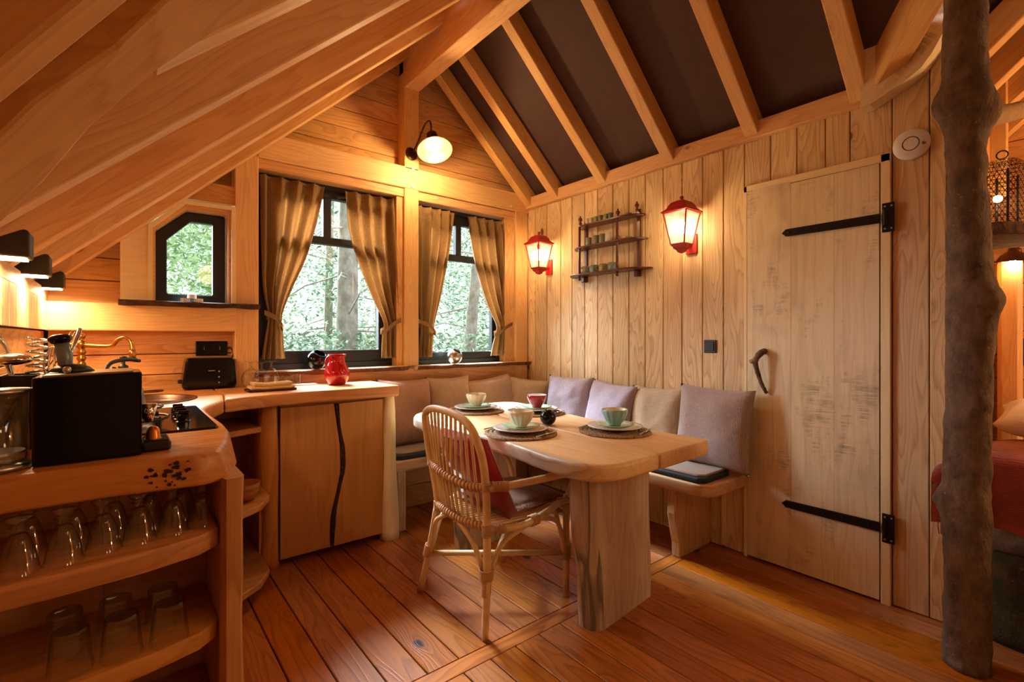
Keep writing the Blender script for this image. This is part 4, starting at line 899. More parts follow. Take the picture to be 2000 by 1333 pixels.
def pillow(label, mat, w, h, t, c, yaw, lean, seed, roll=0.):
    bm = bmesh.new(); N = 22; front = {}; back = {}
    for i in range(N + 1):
        for j in range(N + 1):
            u = 2 * i / N - 1; v = 2 * j / N - 1; e = 1 - .055 * (1 - v * v) * abs(u) ** 3; f = 1 - .055 * (1 - u * u) * abs(v) ** 3
            x = u * w / 2 * f_(u, v); z = v * h / 2 * f_(v, u); th = t / 2 * (max(0, (1 - u ** 4) * (1 - v ** 4)) ** .55)
            n1 = mnoise.noise(V((u * 1.6 + seed, v * 1.6, 0))) * .012; n2 = mnoise.noise(V((u * 5, v * 5 + seed, 2))) * .005 * (1 - abs(u * v)); sag = -.012 * (1 - v) * (1 - u * u)
            edge = (i in (0, N) or j in (0, N)); k = n1 + n2
            a = bm.verts.new((x, -th + (0 if edge else k), z)); front[i, j] = a
            back[i, j] = a if edge else bm.verts.new((x, th + k, z))
    for i in range(N):
        for j in range(N):
            bm.faces.new((front[i, j], front[i + 1, j], front[i + 1, j + 1], front[i, j + 1]))
            bm.faces.new((back[i, j], back[i, j + 1], back[i + 1, j + 1], back[i + 1, j]))
    M = T(*c) @ Matrix.Rotation(yaw, 4, 'Z') @ Matrix.Rotation(lean, 4, 'X') @ Matrix.Rotation(roll, 4, 'Y')
    o = obj('throw_cushion', bm, mat, None, M, smooth=True, world=False); return tag(o, label, 'cushion', 'back cushions around the corner bench')
def f_(u, v): return 1 - .07 * (1 - v * v) * (abs(u) > 0) * 1.0
R90 = -math.pi / 2
pillow('large grey-mauve cushion nearest to the door', 'cushion_grey_mauve', .44, .45, .13, (2.57, 1.40, .70), R90, -.13, 1, .02)
pillow('beige square cushion second from the door', 'cushion_beige', .39, .41, .13, (2.585, 1.775, .69), R90, -.16, 2, -.02)
pillow('mauve cushion leaning third from the door', 'cushion_mauve', .43, .42, .13, (2.56, 2.13, .69), R90 - .15, -.22, 3, .05)
pillow('mauve cushion near the corner half covered by its neighbour', 'cushion_mauve', .42, .43, .13, (2.585, 2.53, .70), R90 + .1, -.14, 4)
pillow('crumpled beige cushion right in the bench corner under the window', 'cushion_beige', .36, .40, .14, (2.50, 2.92, .68), -.75, -.18, 5, .12)
pillow('brown tilted cushion left of the crumpled beige corner cushion', 'cushion_taupe', .44, .42, .15, (2.22, 2.98, .69), .02, -.20, 6, -.10)
pillow('taupe square cushion in the middle of the window bench', 'cushion_taupe', .37, .43, .13, (1.85, 3.00, .705), 0, -.14, 7, .0)
pillow('rust cushion beside the peninsula worktop end', 'cushion_rust', .40, .45, .15, (1.49, 2.97, .70), .06, -.20, 8, .04)
# table
def edge_mat(o, fn):
    for p in o.data.polygons:
        if fn(WM[o] @ p.center, p.normal): p.material_index = 1
tb = thing('dining_table', 'pale live-edge dining table of two thick planks on slab legs', 'table', (1.7, 1.9, 0))
lft = [(1.655, 1.118), (1.46, 1.114), (1.385, 1.128), (1.325, 1.165), (1.292, 1.225), (1.283, 1.30), (1.295, 1.48), (1.325, 1.70), (1.322, 1.90), (1.30, 2.12), (1.295, 2.35), (1.315, 2.50), (1.37, 2.61), (1.50, 2.69), (1.765, 2.73), (1.722, 1.92)]
rgt = [(1.660, 1.118), (1.995, 1.126), (2.05, 1.145), (2.062, 1.18), (2.045, 1.42), (2.06, 1.75), (2.10, 2.08), (2.15, 2.35), (2.185, 2.60), (2.15, 2.69), (2.05, 2.735), (1.771, 2.735), (1.728, 1.92)]
def curve2(pts, hard):
    out = []; n = len(pts)
    for i in range(n):
        p, q = V((*pts[i], 0)), V((*pts[(i + 1) % n], 0)); out.append(pts[i])
        if i in hard: continue
        p0, p3 = V((*pts[i - 1], 0)), V((*pts[(i + 2) % n], 0)); m = .5 * (p + q) * 1.125 - (p0 + p3) * .0625; out.append((m.x, m.y))
    return out
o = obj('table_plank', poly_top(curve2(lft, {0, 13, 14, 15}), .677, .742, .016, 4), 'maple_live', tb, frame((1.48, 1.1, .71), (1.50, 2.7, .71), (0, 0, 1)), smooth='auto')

obj('table_plank', poly_top(curve2(rgt, {0, 10, 11, 12}), .677, .742, .010, 3), 'maple_top', tb, frame((1.86, 1.1, .71), (1.95, 2.7, .71), (0, 0, 1)), smooth='auto')
obj('cross_batten', box(1.50, 2.0, 1.85, 1.93, .645, .677), 'maple_top', tb)
def slableg(y0, y1, n='leg'):
    bm = bmesh.new(); N = 18; rows = []
    for i in range(N + 1):
        t = i / N; z = .677 * t; xl = 1.490 - .055 * t + .014 * mnoise.noise(V((1, 2, z * 5))) + .01 * math.sin(t * 7); xr = 1.915 + .008 * math.sin(t * 5 + 1)
        rows.append([bm.verts.new(p) for p in ((xl + .055, y0 - .003, z), (xr - .004, y0 + .035, z), (xr, y0 + .042, z), (xr, y1 - .005, z), (xr - .01, y1, z), (xl + .05, y1, z), (xl + .012, y1 - .02, z), (xl - .002, (y0 + y1) / 2 + .015, z), (xl + .008, y0 + .028, z), (xl + .03, y0 + .006, z))])
    for a, b in zip(rows, rows[1:]):
        for k in range(10):
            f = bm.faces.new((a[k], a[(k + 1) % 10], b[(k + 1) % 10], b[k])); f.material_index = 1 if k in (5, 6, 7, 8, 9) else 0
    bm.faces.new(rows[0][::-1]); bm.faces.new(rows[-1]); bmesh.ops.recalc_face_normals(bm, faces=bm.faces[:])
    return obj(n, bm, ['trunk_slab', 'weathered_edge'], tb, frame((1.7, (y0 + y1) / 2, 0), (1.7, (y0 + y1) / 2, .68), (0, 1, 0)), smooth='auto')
slableg(1.312, 1.435); slableg(2.28, 2.40)
# place settings
def setting(k, x, y, bowlmat, where, bowlword, yaw):
    g1, g2, g3, g4 = 'round woven placemats', 'white dinner plates', 'mint scalloped saucers', 'bowls on the table'
    rnd = random.Random(k)
    m = bmesh.new(); n = 0
    for c in range(8): # coiled rope rings
        R_ = .018 + c * .0205; npt = 44; pts_ = [(x + R_ * math.cos(6.2832 * i / npt) , y + R_ * math.sin(6.2832 * i / npt), .7505 + rnd.uniform(-.001, .0012)) for i in range(npt)]; pts_.append(pts_[0]); pts_.append(pts_[1])
        tube([V(p) for p in pts_], .0108, 6, m, caps=False, jit=.30)
    for f in m.faces: pass
    bmesh.ops.scale(m, vec=(1, 1, .62), space=T(-x, -y, -.7425), verts=m.verts)
    o = obj('placemat', m, 'seagrass', None, T(x, y, .742)); tag(o, 'round woven seagrass placemat ' + where, 'placemat', g1)
    z = .7565
    o = obj('plate', lathe([(0, z), (.06, z), (.075, z + .002), (.115, z + .013), (.132, z + .017), (.133, z + .020), (.112, z + .017), (.075, z + .007), (0, z + .005)], 40, T(x, y, 0)), 'white_glaze', None, T(x, y, z), smooth=True); tag(o, 'white rimmed dinner plate ' + where, 'plate', g2)
    z += .0205
    pf = [(0, z - .010), (.045, z - .010), (.07, z - .004), (.088, z + .004), (.089, z + .007), (.07, z), (.045, z - .004), (0, z - .004)]
    o = obj('saucer', lathe(pf, 48, T(x + .004, y + .003, 0), flute=(12, .05, 2, 5)), 'mint_glaze', None, T(x, y, z), smooth=True); tag(o, 'mint green scalloped saucer under the %s bowl' % bowlword, 'saucer', g3)
    z = z - .003
    pf = [(0, z), (.028, z), (.030, z + .006), (.030, z + .010), (.045, z + .030), (.056, z + .055), (.0595, z + .070), (.0605, z + .078), (.058, z + .078), (.055, z + .062), (.043, z + .032), (.027, z + .014), (0, z + .012)]
    b = thing('bowl', '%s bowl %s' % (bowlword, where), 'bowl', (x, y, z), g4)
    MB_ = T(x + .004, y + .003, 0); bm = lathe(pf[:9], 72, MB_, flute=(14, .085, 3, 6)) if bowlmat != 'red_glaze' else lathe(pf[:9], 40, MB_)
    obj('outer_wall', bm, bowlmat, b, smooth=True); obj('inner_wall', lathe(pf[8:], 40, MB_), 'cream_glaze' if bowlmat != 'red_glaze' else 'white_glaze', b, smooth=True)
    for s_, nm in ((-1, 'knife'), (1, 'fork')):
        d = V((math.cos(yaw), math.sin(yaw), 0)); nrm = V((-d.y, d.x, 0)) * s_; c = V((x, y, .7605)) + nrm * .150
        if nm == 'knife':
            bm = tube([c - d * .09, c - d * .02], [.004, .003], 8); bm2 = tube([c - d * .02, c + d * .06, c + d * .09], [.0055, .007, .001], 6); bmesh.ops.scale(bm2, vec=(1, 1, .2), space=T(*(-c)), verts=bm2.verts); join(bm, bm2)
        else:
            bm = tube([c - d * .09, c + d * .03], [.0035, .0022], 8)
            for q in (-1.5, -.5, .5, 1.5): tube([c + d * .03, c + d * .045 + nrm * q * .0045, c + d * .085 + nrm * q * .0045], .0011, 5, bm)
        o = obj(nm, bm, 'steel', None, T(*c), smooth=True); tag(o, 'steel %s on the placemat %s' % (nm, where), nm, 'cutlery on the placemats')
s = NT('seagrass'); p = s.obj(); n1 = s.noise(p, 140, 3, .7); s.bsdf(s.mix(s.rng(n1, .35, .65), sr(88, 66, 48), sr(196, 166, 128)), .85, s.bump(n1, .8, .004))
setting(1, 1.715, 2.47, 'cream_glaze', 'at the window end of the table', 'pale yellow', 1.0)
setting(2, 1.965, 2.19, 'red_glaze', 'on the wall side next to the black ball', 'glossy red', .3)
setting(3, 1.482, 1.765, 'cream_glaze', 'in front of the rattan chair', 'fluted cream', .25)
setting(4, 1.866, 1.515, 'blue_glaze', 'at the free end of the table', 'fluted light blue', .35)
ball_candle(1.735, 1.845, .742, .042, 'gloss_black', 'black ball candle holder in the middle of the dining table', 2.6, 1.0)
# rattan chair
ch = thing('rattan_armchair', 'natural rattan armchair with spindle back standing at the left of the table', 'chair', (1.33, 1.78, 0))
def part(n, bm, mat='rattan', par=ch): return obj(n, bm, mat, par, smooth=True)
BNf, BNs, BFf, BFs = V((1.13, 1.566, 0)), V((1.112, 1.527, .455)), V((1.105, 2.055, 0)), V((1.105, 1.885, .455))
FNf, FNs, FFf, FFs = V((1.612, 1.593, 0)), V((1.595, 1.575, .47)), V((1.60, 2.05, 0)), V((1.585, 1.95, .47))
arch = [BNs, V((1.085, 1.495, .60)), V((1.055, 1.470, .72)), V((1.035, 1.475, .80)), V((1.028, 1.52, .862)), V((1.025, 1.60, .893)), V((1.022, 1.72, .905)), V((1.024, 1.81, .898)), V((1.03, 1.865, .868)), V((1.045, 1.885, .80)), V((1.06, 1.885, .70)), V((1.085, 1.885, .58)), BFs]
part('back_frame', tube([BNs - V((0, 0, .03))] + arch + [BFs - V((0, 0, .03))], .0155, 12, smooth=5))
for f_0, s_0 in ((BNf, BNs), (BFf, BFs)): part('leg', tube([f_0, f_0.lerp(s_0, .5) + V((.0, -.006, 0)), s_0 + V((0, 0, .02))], [.0145, .0155, .016], 12, smooth=4))
for f_0, s_0 in ((FNf, FNs), (FFf, FFs)): part('leg', tube([f_0, s_0], [.0145, .0155], 12))
# spindles
AC = catmull(arch, 12)
def arch_z(y, lo=True):
    b = min((a for a in AC if a.z > .70), key=lambda a: abs(a.y - y)); return b
for i in range(11):
    f = (i + .8) / 11.6; a = arch_z(1.495 + .375 * f); b = V((1.110 - .006 * math.sin(f * 3.14) * 5, 1.535 + .345 * f, .462))
    m = a.lerp(b, .5) + V((-.020 * math.sin(f * 3.14) + .004, 0, 0)); part('spindle', tube([a + V((0, 0, -.004)), m, b], .0062, 8, smooth=4))
def wrapped(n, pts, r, turns, cr=.0045):
    c = part(n, tube(pts, r, 12, smooth=6)); P_ = catmull(pts, 24); bm = bmesh.new(); L = len(P_); out = []
    d0 = (P_[1] - P_[0]).normalized(); u = d0.orthogonal().normalized()
    steps = turns * 9
    for k in range(steps + 1):
        t = k / steps * (L - 1); i = min(int(t), L - 2); p = P_[i].lerp(P_[i + 1], t - i); d = (P_[i + 1] - P_[i]).normalized(); q = d0.rotation_difference(d); u = (q @ u).normalized(); d0 = d; w = d.cross(u); a = 6.2832 * k / 9
        out.append(p + (u * math.cos(a) + w * math.sin(a)) * r)
    part('cane_winding', tube(out, cr, 5), 'cane_wrap', c); return c
wrapped('back_rail', [V((1.078, 1.478, .632)), V((1.045, 1.56, .628)), V((1.038, 1.69, .636)), V((1.046, 1.80, .645)), V((1.075, 1.888, .655))], .012, 24, .0075)
wrapped('seat_back_rail', [V((1.112, 1.527, .462)), V((1.085, 1.62, .462)), V((1.078, 1.72, .464)), V((1.088, 1.82, .466)), V((1.107, 1.885, .468))], .012, 22, .0075)
part('arm', tube([V((1.076, 1.478, .632)), V((1.16, 1.425, .642)), V((1.29, 1.405, .645)), V((1.42, 1.41, .640)), V((1.535, 1.445, .615)), V((1.588, 1.52, .56)), V((1.598, 1.57, .47))], .0145, 12, smooth=6))
part('arm', tube([V((1.075, 1.888, .655)), V((1.16, 1.95, .645)), V((1.29, 1.985, .645)), V((1.42, 1.99, .640)), V((1.535, 2.0, .615)), V((1.58, 1.98, .56)), V((1.588, 1.95, .47))], .0145, 12, smooth=6))
part('seat_rail', tube([BNs, V((1.25, 1.485, .447)), V((1.42, 1.51, .462)), FNs], .0145, 12, smooth=5)); part('seat_rail', tube([BFs, V((1.25, 1.955, .447)), V((1.42, 1.97, .462)), FFs], .0145, 12, smooth=5)); part('front_rail', tube([FNs + V((.004, 0, -.02)), V((1.63, 1.76, .44)), FFs + V((.004, 0, -.02))], .0145, 12, smooth=5))
for i in range(17):
    f = (i + .5) / 17; y0 = 1.515 + .41 * f; part('seat_cane', tube([V((1.115 - .02 * math.sin(f * 3.14), y0, .464)), V((1.35, y0 + .0, .452)), V((1.52, y0 + .005, .466)), V((1.61 + .018 * math.sin(f * 3.14), y0 + .01, .452)), V((1.612 + .018 * math.sin(f * 3.14), y0 + .01, .415))], .0058, 6, smooth=4))
part('front_lower_rail', tube([FNs + V((.004, 0, -.06)), V((1.632, 1.76, .408)), FFs + V((.004, 0, -.06))], .010, 10, smooth=5))
for a, b in ((BNf.lerp(BNs, .50), FFf.lerp(FFs, .44)), (BFf.lerp(BFs, .46), FNf.lerp(FNs, .44))): part('stretcher', tube([a, b], .0125, 12))
def arcb(a, m, b): part('curved_brace', tube([a, m, b], .0105, 10, smooth=7))
nBN = BNf.lerp(BNs, .58); nBF = BFf.lerp(BFs, .50); nFN = FNf.lerp(FNs, .46); nFF = FFf.lerp(FFs, .46)
arcb(nBN + V((0, .015, 0)), V((1.10, 1.60, .375)), V((1.088, 1.70, .448))); arcb(nBF - V((0, .015, 0)), V((1.10, 1.90, .375)), V((1.085, 1.78, .448)))
arcb(nBN + V((.015, 0, 0)), V((1.18, 1.525, .375)), V((1.29, 1.495, .44))); arcb(nFN - V((.015, 0, 0)), V((1.53, 1.565, .37)), V((1.36, 1.505, .448)))
arcb(nBF + V((.015, 0, 0)), V((1.18, 1.97, .375)), V((1.29, 1.955, .44))); arcb(nFF - V((.015, 0, 0)), V((1.53, 1.98, .37)), V((1.36, 1.97, .448)))
arcb(nFN + V((0, .015, 0)), V((1.605, 1.65, .36)), V((1.625, 1.74, .425))); arcb(nFF - V((0, .015, 0)), V((1.605, 1.92, .36)), V((1.625, 1.80, .425)))
def wrap(p, d, r, n, pitch=.0062):
    d = V(d).normalized(); u = d.orthogonal().normalized(); w = d.cross(u); p = V(p) - d * n * pitch / 2
    part('joint_wrap', tube([p + (u * math.cos(a) + w * math.sin(a)) * r + d * (a / 6.2832 * pitch) for a in [i * .6283 for i in range(n * 10 + 1)]], .0036, 5), 'cane_wrap')
for p_, d_, r_, n_ in ((BNf.lerp(BNs, .48), BNs - BNf, .018, 11), (BNf.lerp(BNs, .60), BNs - BNf, .027, 7), (BFf.lerp(BFs, .50), BFs - BFf, .019, 10), (FNf.lerp(FNs, .45), FNs - FNf, .019, 10), (FFf.lerp(FFs, .45), FFs - FFf, .019, 9), (BNs + V((0, 0, -.005)), (0, 0, 1), .018, 8), (FNs + V((0, 0, -.01)), (0, 0, 1), .018, 7), (V((1.12, 1.449, .638)), (.8, -.5, 0), .0165, 10), (V((1.078, 1.482, .635)), (0, 0, 1), .019, 5), (V((1.075, 1.888, .655)), (0, 0, 1), .018, 5), (V((1.16, 1.505, .450)), (.9, -.2, 0), .016, 7), (V((1.325, 1.496, .450)), (1, .1, 0), .021, 7), (V((1.53, 1.555, .467)), (.9, .3, 0), .016, 6), (BFs, (0, 0, 1), .018, 7)): wrap(p_, d_, r_, n_)
# red cushion with stitched edge and brown pad on the chair
rc = thing('red_cushion', 'red felt cushion with pale stitching leaning on the rattan chair back', 'cushion', (1.20, 1.72, .62))
Mr = T(1.195, 1.715, .625) @ Matrix.Rotation(R90, 4, 'Z') @ Matrix.Rotation(-.52 + math.pi, 4, 'X')
Mr = T(1.185, 1.70, .63) @ Matrix.Rotation(.45, 4, 'Y')   # local Z up along the lean... x is the face normal
Mr = T(1.175, 1.70, .63) @ Matrix.Rotation(-.45, 4, 'Y')
bm = bmbox(-.024, .024, -.165, .165, -.175, .175); bevel(bm, .018, 3, .3); obj('felt_body', bm, 'red_felt', rc, Mr, world=False, smooth=True)
bm = tube([V((.020, -.167, -.165)), V((.020, -.167, .165)), V((.020, .167, .165)), V((.020, .167, -.165)), V((.020, -.167, -.165))], .0022, 5); bm.transform(Mr); obj('stitching', bm, 'red_stitch', rc)
bm = bmesh.new(); N = 18; g = []
for i in range(N + 1):
    row = []
    for j in range(N + 1):
        u = 2 * i / N - 1; v = 2 * j / N - 1; th = max(0, (1 - u ** 4) * (1 - v ** 4)) ** .5
        row.append(bm.verts.new((1.39 + u * .19, 1.735 + v * .185, .480 + .035 * th + .006 * mnoise.noise(V((u * 4, v * 4, 1))))))
    g.append(row)
for a, b in zip(g, g[1:]):
    for j in range(N): bm.faces.new((a[j], a[j + 1], b[j + 1], b[j]))
bmesh.ops.solidify(bm, geom=bm.faces[:], thickness=.006)
o = obj('seat_fleece', bm, 'brown_pad', None, T(1.39, 1.735, .48), smooth=True); tag(o, 'soft brown fleece pad lying on the rattan chair seat', 'seat pad')
# ------------------------------------------------------------------ lights and things on the walls
def lantern(cy, label):
    cx = 2.575; t = thing('wall_lantern', label, 'lamp', (2.68, cy, 1.7), 'red wall lanterns')
    tz, bz, a, b = 1.930, 1.745, .074, .043
    def sq(r, z): return [V((cx + sx_ * r, cy + sy_ * r, z)) for sx_, sy_ in ((-1, -1), (1, -1), (1, 1), (-1, 1))]
    def loft(rows, cap=True):
        bm = bmesh.new(); R_ = [[bm.verts.new(p) for p in r] for r in rows]
        for p, q in zip(R_, R_[1:]):
            for k in range(4): bm.faces.new((p[k], p[(k + 1) % 4], q[(k + 1) % 4], q[k]))
        if cap: bm.faces.new(R_[0][::-1]); bm.faces.new(R_[-1])
        bmesh.ops.recalc_face_normals(bm, faces=bm.faces[:]); return bm
    obj('roof', bevel(loft([sq(.076, 1.928), sq(.086, 1.932), sq(.086, 1.938), sq(.074, 1.947), sq(.062, 1.958), sq(.056, 1.975), sq(.044, 1.992), sq(.024, 2.003), sq(.010, 2.006)]), .002, 1), 'red_metal', t)
    obj('finial', lathe([(.010, 2.004), (.007, 2.010), (.012, 2.018), (.011, 2.027), (0, 2.032)], 14, T(cx, cy, 0)), 'red_metal', t, smooth=True)
    bm = bmesh.new(); top = sq(a, tz); bot = sq(b, bz)
    for k in range(4): tube([top[k], bot[k]], .0048, 4, bm); tube([top[k], top[(k + 1) % 4]], .0055, 4, bm); tube([bot[k], bot[(k + 1) % 4]], .005, 4, bm)
    obj('cage', bm, 'red_metal', t)
    for k in range(4):
        bm = bmesh.new(); c = V((cx, cy, 0)); s_ = .97
        q = [V((cx + (p.x - cx) * s_, cy + (p.y - cy) * s_, p.z)) for p in (top[k], top[(k + 1) % 4], bot[(k + 1) % 4], bot[k])]; bm.faces.new([bm.verts.new(p) for p in q]); obj('pane', bm, 'frosted_lamp', t)
    obj('base_cup', loft([sq(.046, 1.748), sq(.046, 1.742), sq(.036, 1.730), sq(.034, 1.722), sq(.022, 1.712), sq(.018, 1.702), sq(.006, 1.694)]), 'red_metal', t)
    obj('wall_plate', bevel(box(2.676, 2.689, cy - .035, cy + .035, 1.70, 1.82), .004, 2), 'red_metal', t); obj('bracket', tube([(2.68, cy, 1.76), (2.64, cy, 1.735), (2.60, cy, 1.728)], .010, 10, smooth=4), 'red_metal', t, smooth=True)
    obj('socket', lathe([(0, 1.925), (.016, 1.925), (.016, 1.895), (.013, 1.89), (0, 1.89)], 16, T(cx, cy, 0)), 'brown_sink', t)
    obj('bulb', lathe([(0, 1.89), (.012, 1.886), (.022, 1.862), (.026, 1.84), (.022, 1.82), (.010, 1.808), (0, 1.806)], 18, T(cx, cy, 0)), 'bulb_glow', t, smooth=True)
    light('POINT', 'lantern_light', (cx, cy, 1.84), 32, WARM, .028); return t
lantern(1.595, 'larger-looking red lantern between the cup shelf and the door'); lantern(2.842, 'red lantern near the corner beside the right window')
# cone wall lamp on the king post
cl_ = thing('wall_lamp', 'bronze wall lamp with a mottled cone shade on the king post', 'lamp', (1.60, 3.09, 2.5))
obj('mount', lathe([(0, 0), (.045, 0), (.048, -.006), (.040, -.02), (.020, -.028), (0, -.03)], 24, T(1.598, 3.094, 2.485) @ Matrix.Rotation(-math.pi / 2, 4, 'X') @ Matrix.Scale(-1, 4, (0, 0, 1)) @ Matrix.Scale(1, 4)), 'bronze', cl_, smooth=True)
SC_ = V((1.645, 2.86, 2.475)); ax = V((.08, .42, .90)).normalized(); Ms = ax.to_track_quat('Z', 'Y').to_matrix().to_4x4(); Ms.translation = SC_
obj('arm', tube([(1.605, 3.075, 2.50), (1.625, 3.05, 2.56), (1.645, 3.00, 2.66), (1.655, 2.955, 2.685), (1.655, 2.925, 2.66), SC_ + ax * .14], .006, 10, smooth=6), 'bronze', cl_, smooth=True)
obj('shade', lathe([(.121, -.03), (.118, -.028), (.085, .0), (.05, .028), (.036, .06), (.034, .075), (.038, .09), (.034, .10), (.036, .11), (.020, .13), (.0, .135), (.0, .13), (.018, .125), (.03, .06), (.046, .026), (.082, -.003), (.117, -.032), (.121, -.03)], 36, Ms), 'bronze', cl_, smooth=True)
s = NT('mottled_enamel'); nn = s.noise(s.obj(), 45, 4, .7); s.bsdf(s.mix(s.rng(nn, .4, .65), sr(150, 132, 86), sr(96, 78, 40)), .35)
obj('shade_lining', lathe([(.1165, -.0325), (.081, -.0045), (.045, .024), (.028, .055), (0, .06)], 36, Ms), 'mottled_enamel', cl_, smooth=True)
obj('bulb', lathe([(0, .05), (.014, .045), (.026, .02), (.028, .0), (.020, -.018), (0, -.026)], 20, Ms), 'bulb_glow', cl_, smooth=True)
light('POINT', 'cone_lamp_light', tuple(SC_ - ax * .13), 11, WARM, .03)
# three wedge lamps under the rafters
for i, (yc, w) in enumerate(((1.905, 'nearest to the camera'), (2.405, 'in the middle'), (2.985, 'farthest, next to the window wall'))):
    t = thing('wedge_lamp', 'dark wedge-shaped downlight under the left rafters, ' + w, 'lamp', (-.24, yc, 1.42), 'wedge lamps on the left wall'); y1 = yc + .045; y0 = yc - .045
    obj('shell', bevel(prism([(-.315, 1.418), (-.19, 1.418), (-.188, 1.424), (-.188, 1.487), (-.196, 1.494), (-.204, 1.492), (-.322, 1.424)], 'y', y0, y1), .003, 1), 'lamp_shell', t)
    obj('light_strip', box(-.305, -.198, y0 + .008, y1 - .008, 1.4135, 1.4185), 'led_glow', t)
    light('AREA', 'wedge_light', (-.225, yc, 1.408), 2.8, (1, .62, .30), .06, aim=(-.235, yc, .9))
# carved whatnot shelf with cups
ws = thing('wall_shelf', 'small dark turned wooden wall shelf of three boards holding cups', 'shelf', (2.62, 2.2, 1.66))
ZS = (2.010, 1.852, 1.655)
for z, ya, yb, dp in ((ZS[0], 1.925, 2.500, .10), (ZS[1], 1.905, 2.535, .115), (ZS[2], 1.87, 2.575, .13)):
    n = 16; f = []
    for i in range(n + 1):
        u = i / n; e = min(u, 1 - u) * 2; d = dp * (.30 + .70 * min(1, e * 3.2) ** .5) - .012 * max(0, math.cos(e * 3.14)) ; f.append((2.688 - d, ya + (yb - ya) * u))
    obj('shelf_board', poly_top(f + [(2.688, yb), (2.688, ya)], z - .012, z, .003, 2), 'whatnot_wood', ws)
for yy in (1.975, 2.445): obj('back_upright', bevel(box(2.676, 2.688, yy - .014, yy + .014, 1.615, 2.05), .003, 1), 'whatnot_wood', ws)
def twist(z0, z1, r):
    pf = [(0, z0)]; n = int((z1 - z0) / .0115)
    for i in range(n): zz0 = z0 + (z1 - z0) * i / n; pf += [(r * .62, zz0 + .001), (r, zz0 + (z1 - z0) / n * .5)]
    return pf + [(r * .6, z1 - .001), (0, z1)]
for yy, tx in ((2.085, 2.592), (2.425, 2.592)):
    for a, b in ((ZS[2], ZS[1] - .012), (ZS[1], ZS[0] - .012)): obj('turned_post', lathe(twist(a, b, .0105), 12, T(tx, yy, 0)), 'whatnot_wood', ws, smooth=True)
    obj('drop_finial', lathe([(0, ZS[2] - .050), (.008, ZS[2] - .045), (.011, ZS[2] - .036), (.005, ZS[2] - .028), (.010, ZS[2] - .020), (.007, ZS[2] - .012)], 12, T(tx, yy, 0)), 'whatnot_wood', ws, smooth=True)
for yy, x, z in ((2.425, 2.60, ZS[0]), (2.085, 2.60, ZS[0] - .015), (1.975, 2.66, ZS[0] + .02)): obj('finial', lathe([(.007, z), (.013, z + .012), (.006, z + .022), (.015, z + .036), (.013, z + .048), (.004, z + .056), (.007, z + .062), (0, z + .068)], 12, T(x, yy, 0)), 'whatnot_wood', ws, smooth=True)
for yy in (1.975, 2.445): obj('bracket', bevel(box(2.645, 2.688, yy - .015, yy + .015, 1.60, 1.643), .006, 2), 'whatnot_wood', ws)
def cup(nm, x, y, z, r, h, mat, label, grp, handle=False, cat='cup', taper=.85):
    t = thing(nm, label, cat, (x, y, z), grp)
    obj('cup_body', lathe([(0, z), (r * taper, z), (r * (taper + .04), z + .003), (r, z + h), (r * .93, z + h), (r * (taper - .08), z + .006), (0, z + .005)], 20, T(x, y, 0)), mat, t, smooth=True)
    if handle: obj('handle', tube([(x - r * .55, y + r * .7, z + h * .8), (x - r * .9, y + r * 1.3, z + h * .75), (x - r * .9, y + r * 1.35, z + h * .35), (x - r * .5, y + r * .75, z + h * .2)], .0035, 8, smooth=5), mat, t, smooth=True)
    return t
PO = ['leftmost', 'second from left', 'third from left', 'fourth from left', 'fifth from left', 'sixth, rightmost']
for i, (yy, m) in enumerate(((2.387, 'white_glaze'), (2.352, 'cream_glaze'), (2.305, 'sage_glaze'), (2.265, 'slate_glaze'), (2.215, 'sage_glaze'), (2.175, 'slate_glaze'))): cup('espresso_cup', 2.635, yy, ZS[0] + .0005, .019, .044, m, 'small espresso cup on the top board, ' + PO[i], 'espresso cups on the top board', taper=.72)
for i, (yy, m, h) in enumerate(((2.372, 'sage_glaze', .062), (2.298, 'slate_glaze', .066), (2.247, 'sage_glaze', .068), (2.193, 'white_glaze', .072))): cup('beaker', 2.63, yy, ZS[1] + .0005, .0215, h, m, 'handleless upside-down beaker on the middle board, ' + ['leftmost, grey-green', 'second, grey-blue', 'third, grey-green', 'rightmost, white'][i], 'beakers on the middle board', taper=1.0)
for i, (yy, m, w) in enumerate(((2.405, 'sage_glaze', 'leftmost, grey-green'), (2.322, 'slate_glaze', 'second, grey-blue'), (2.240, 'olive_glaze', 'third, olive'), (2.160, 'slate_glaze', 'rightmost, blue-grey with pale handle'))): cup('mug', 2.635, yy, ZS[2] + .0005, .030, .056, m, 'mug on the lowest board, ' + w, 'mugs on the lowest board', True, 'mug', .95)
cup('small_dish', 2.63, 2.02, ZS[0] + .0005, .022, .012, 'slate_glaze', 'tiny stacked dish at the right end of the top board', 'dishes on the cup shelf', cat='dish'); cup('small_dish', 2.63, 2.02, ZS[1] + .0005, .022, .014, 'slate_glaze', 'tiny dish at the right end of the middle board', 'dishes on the cup shelf', cat='dish')
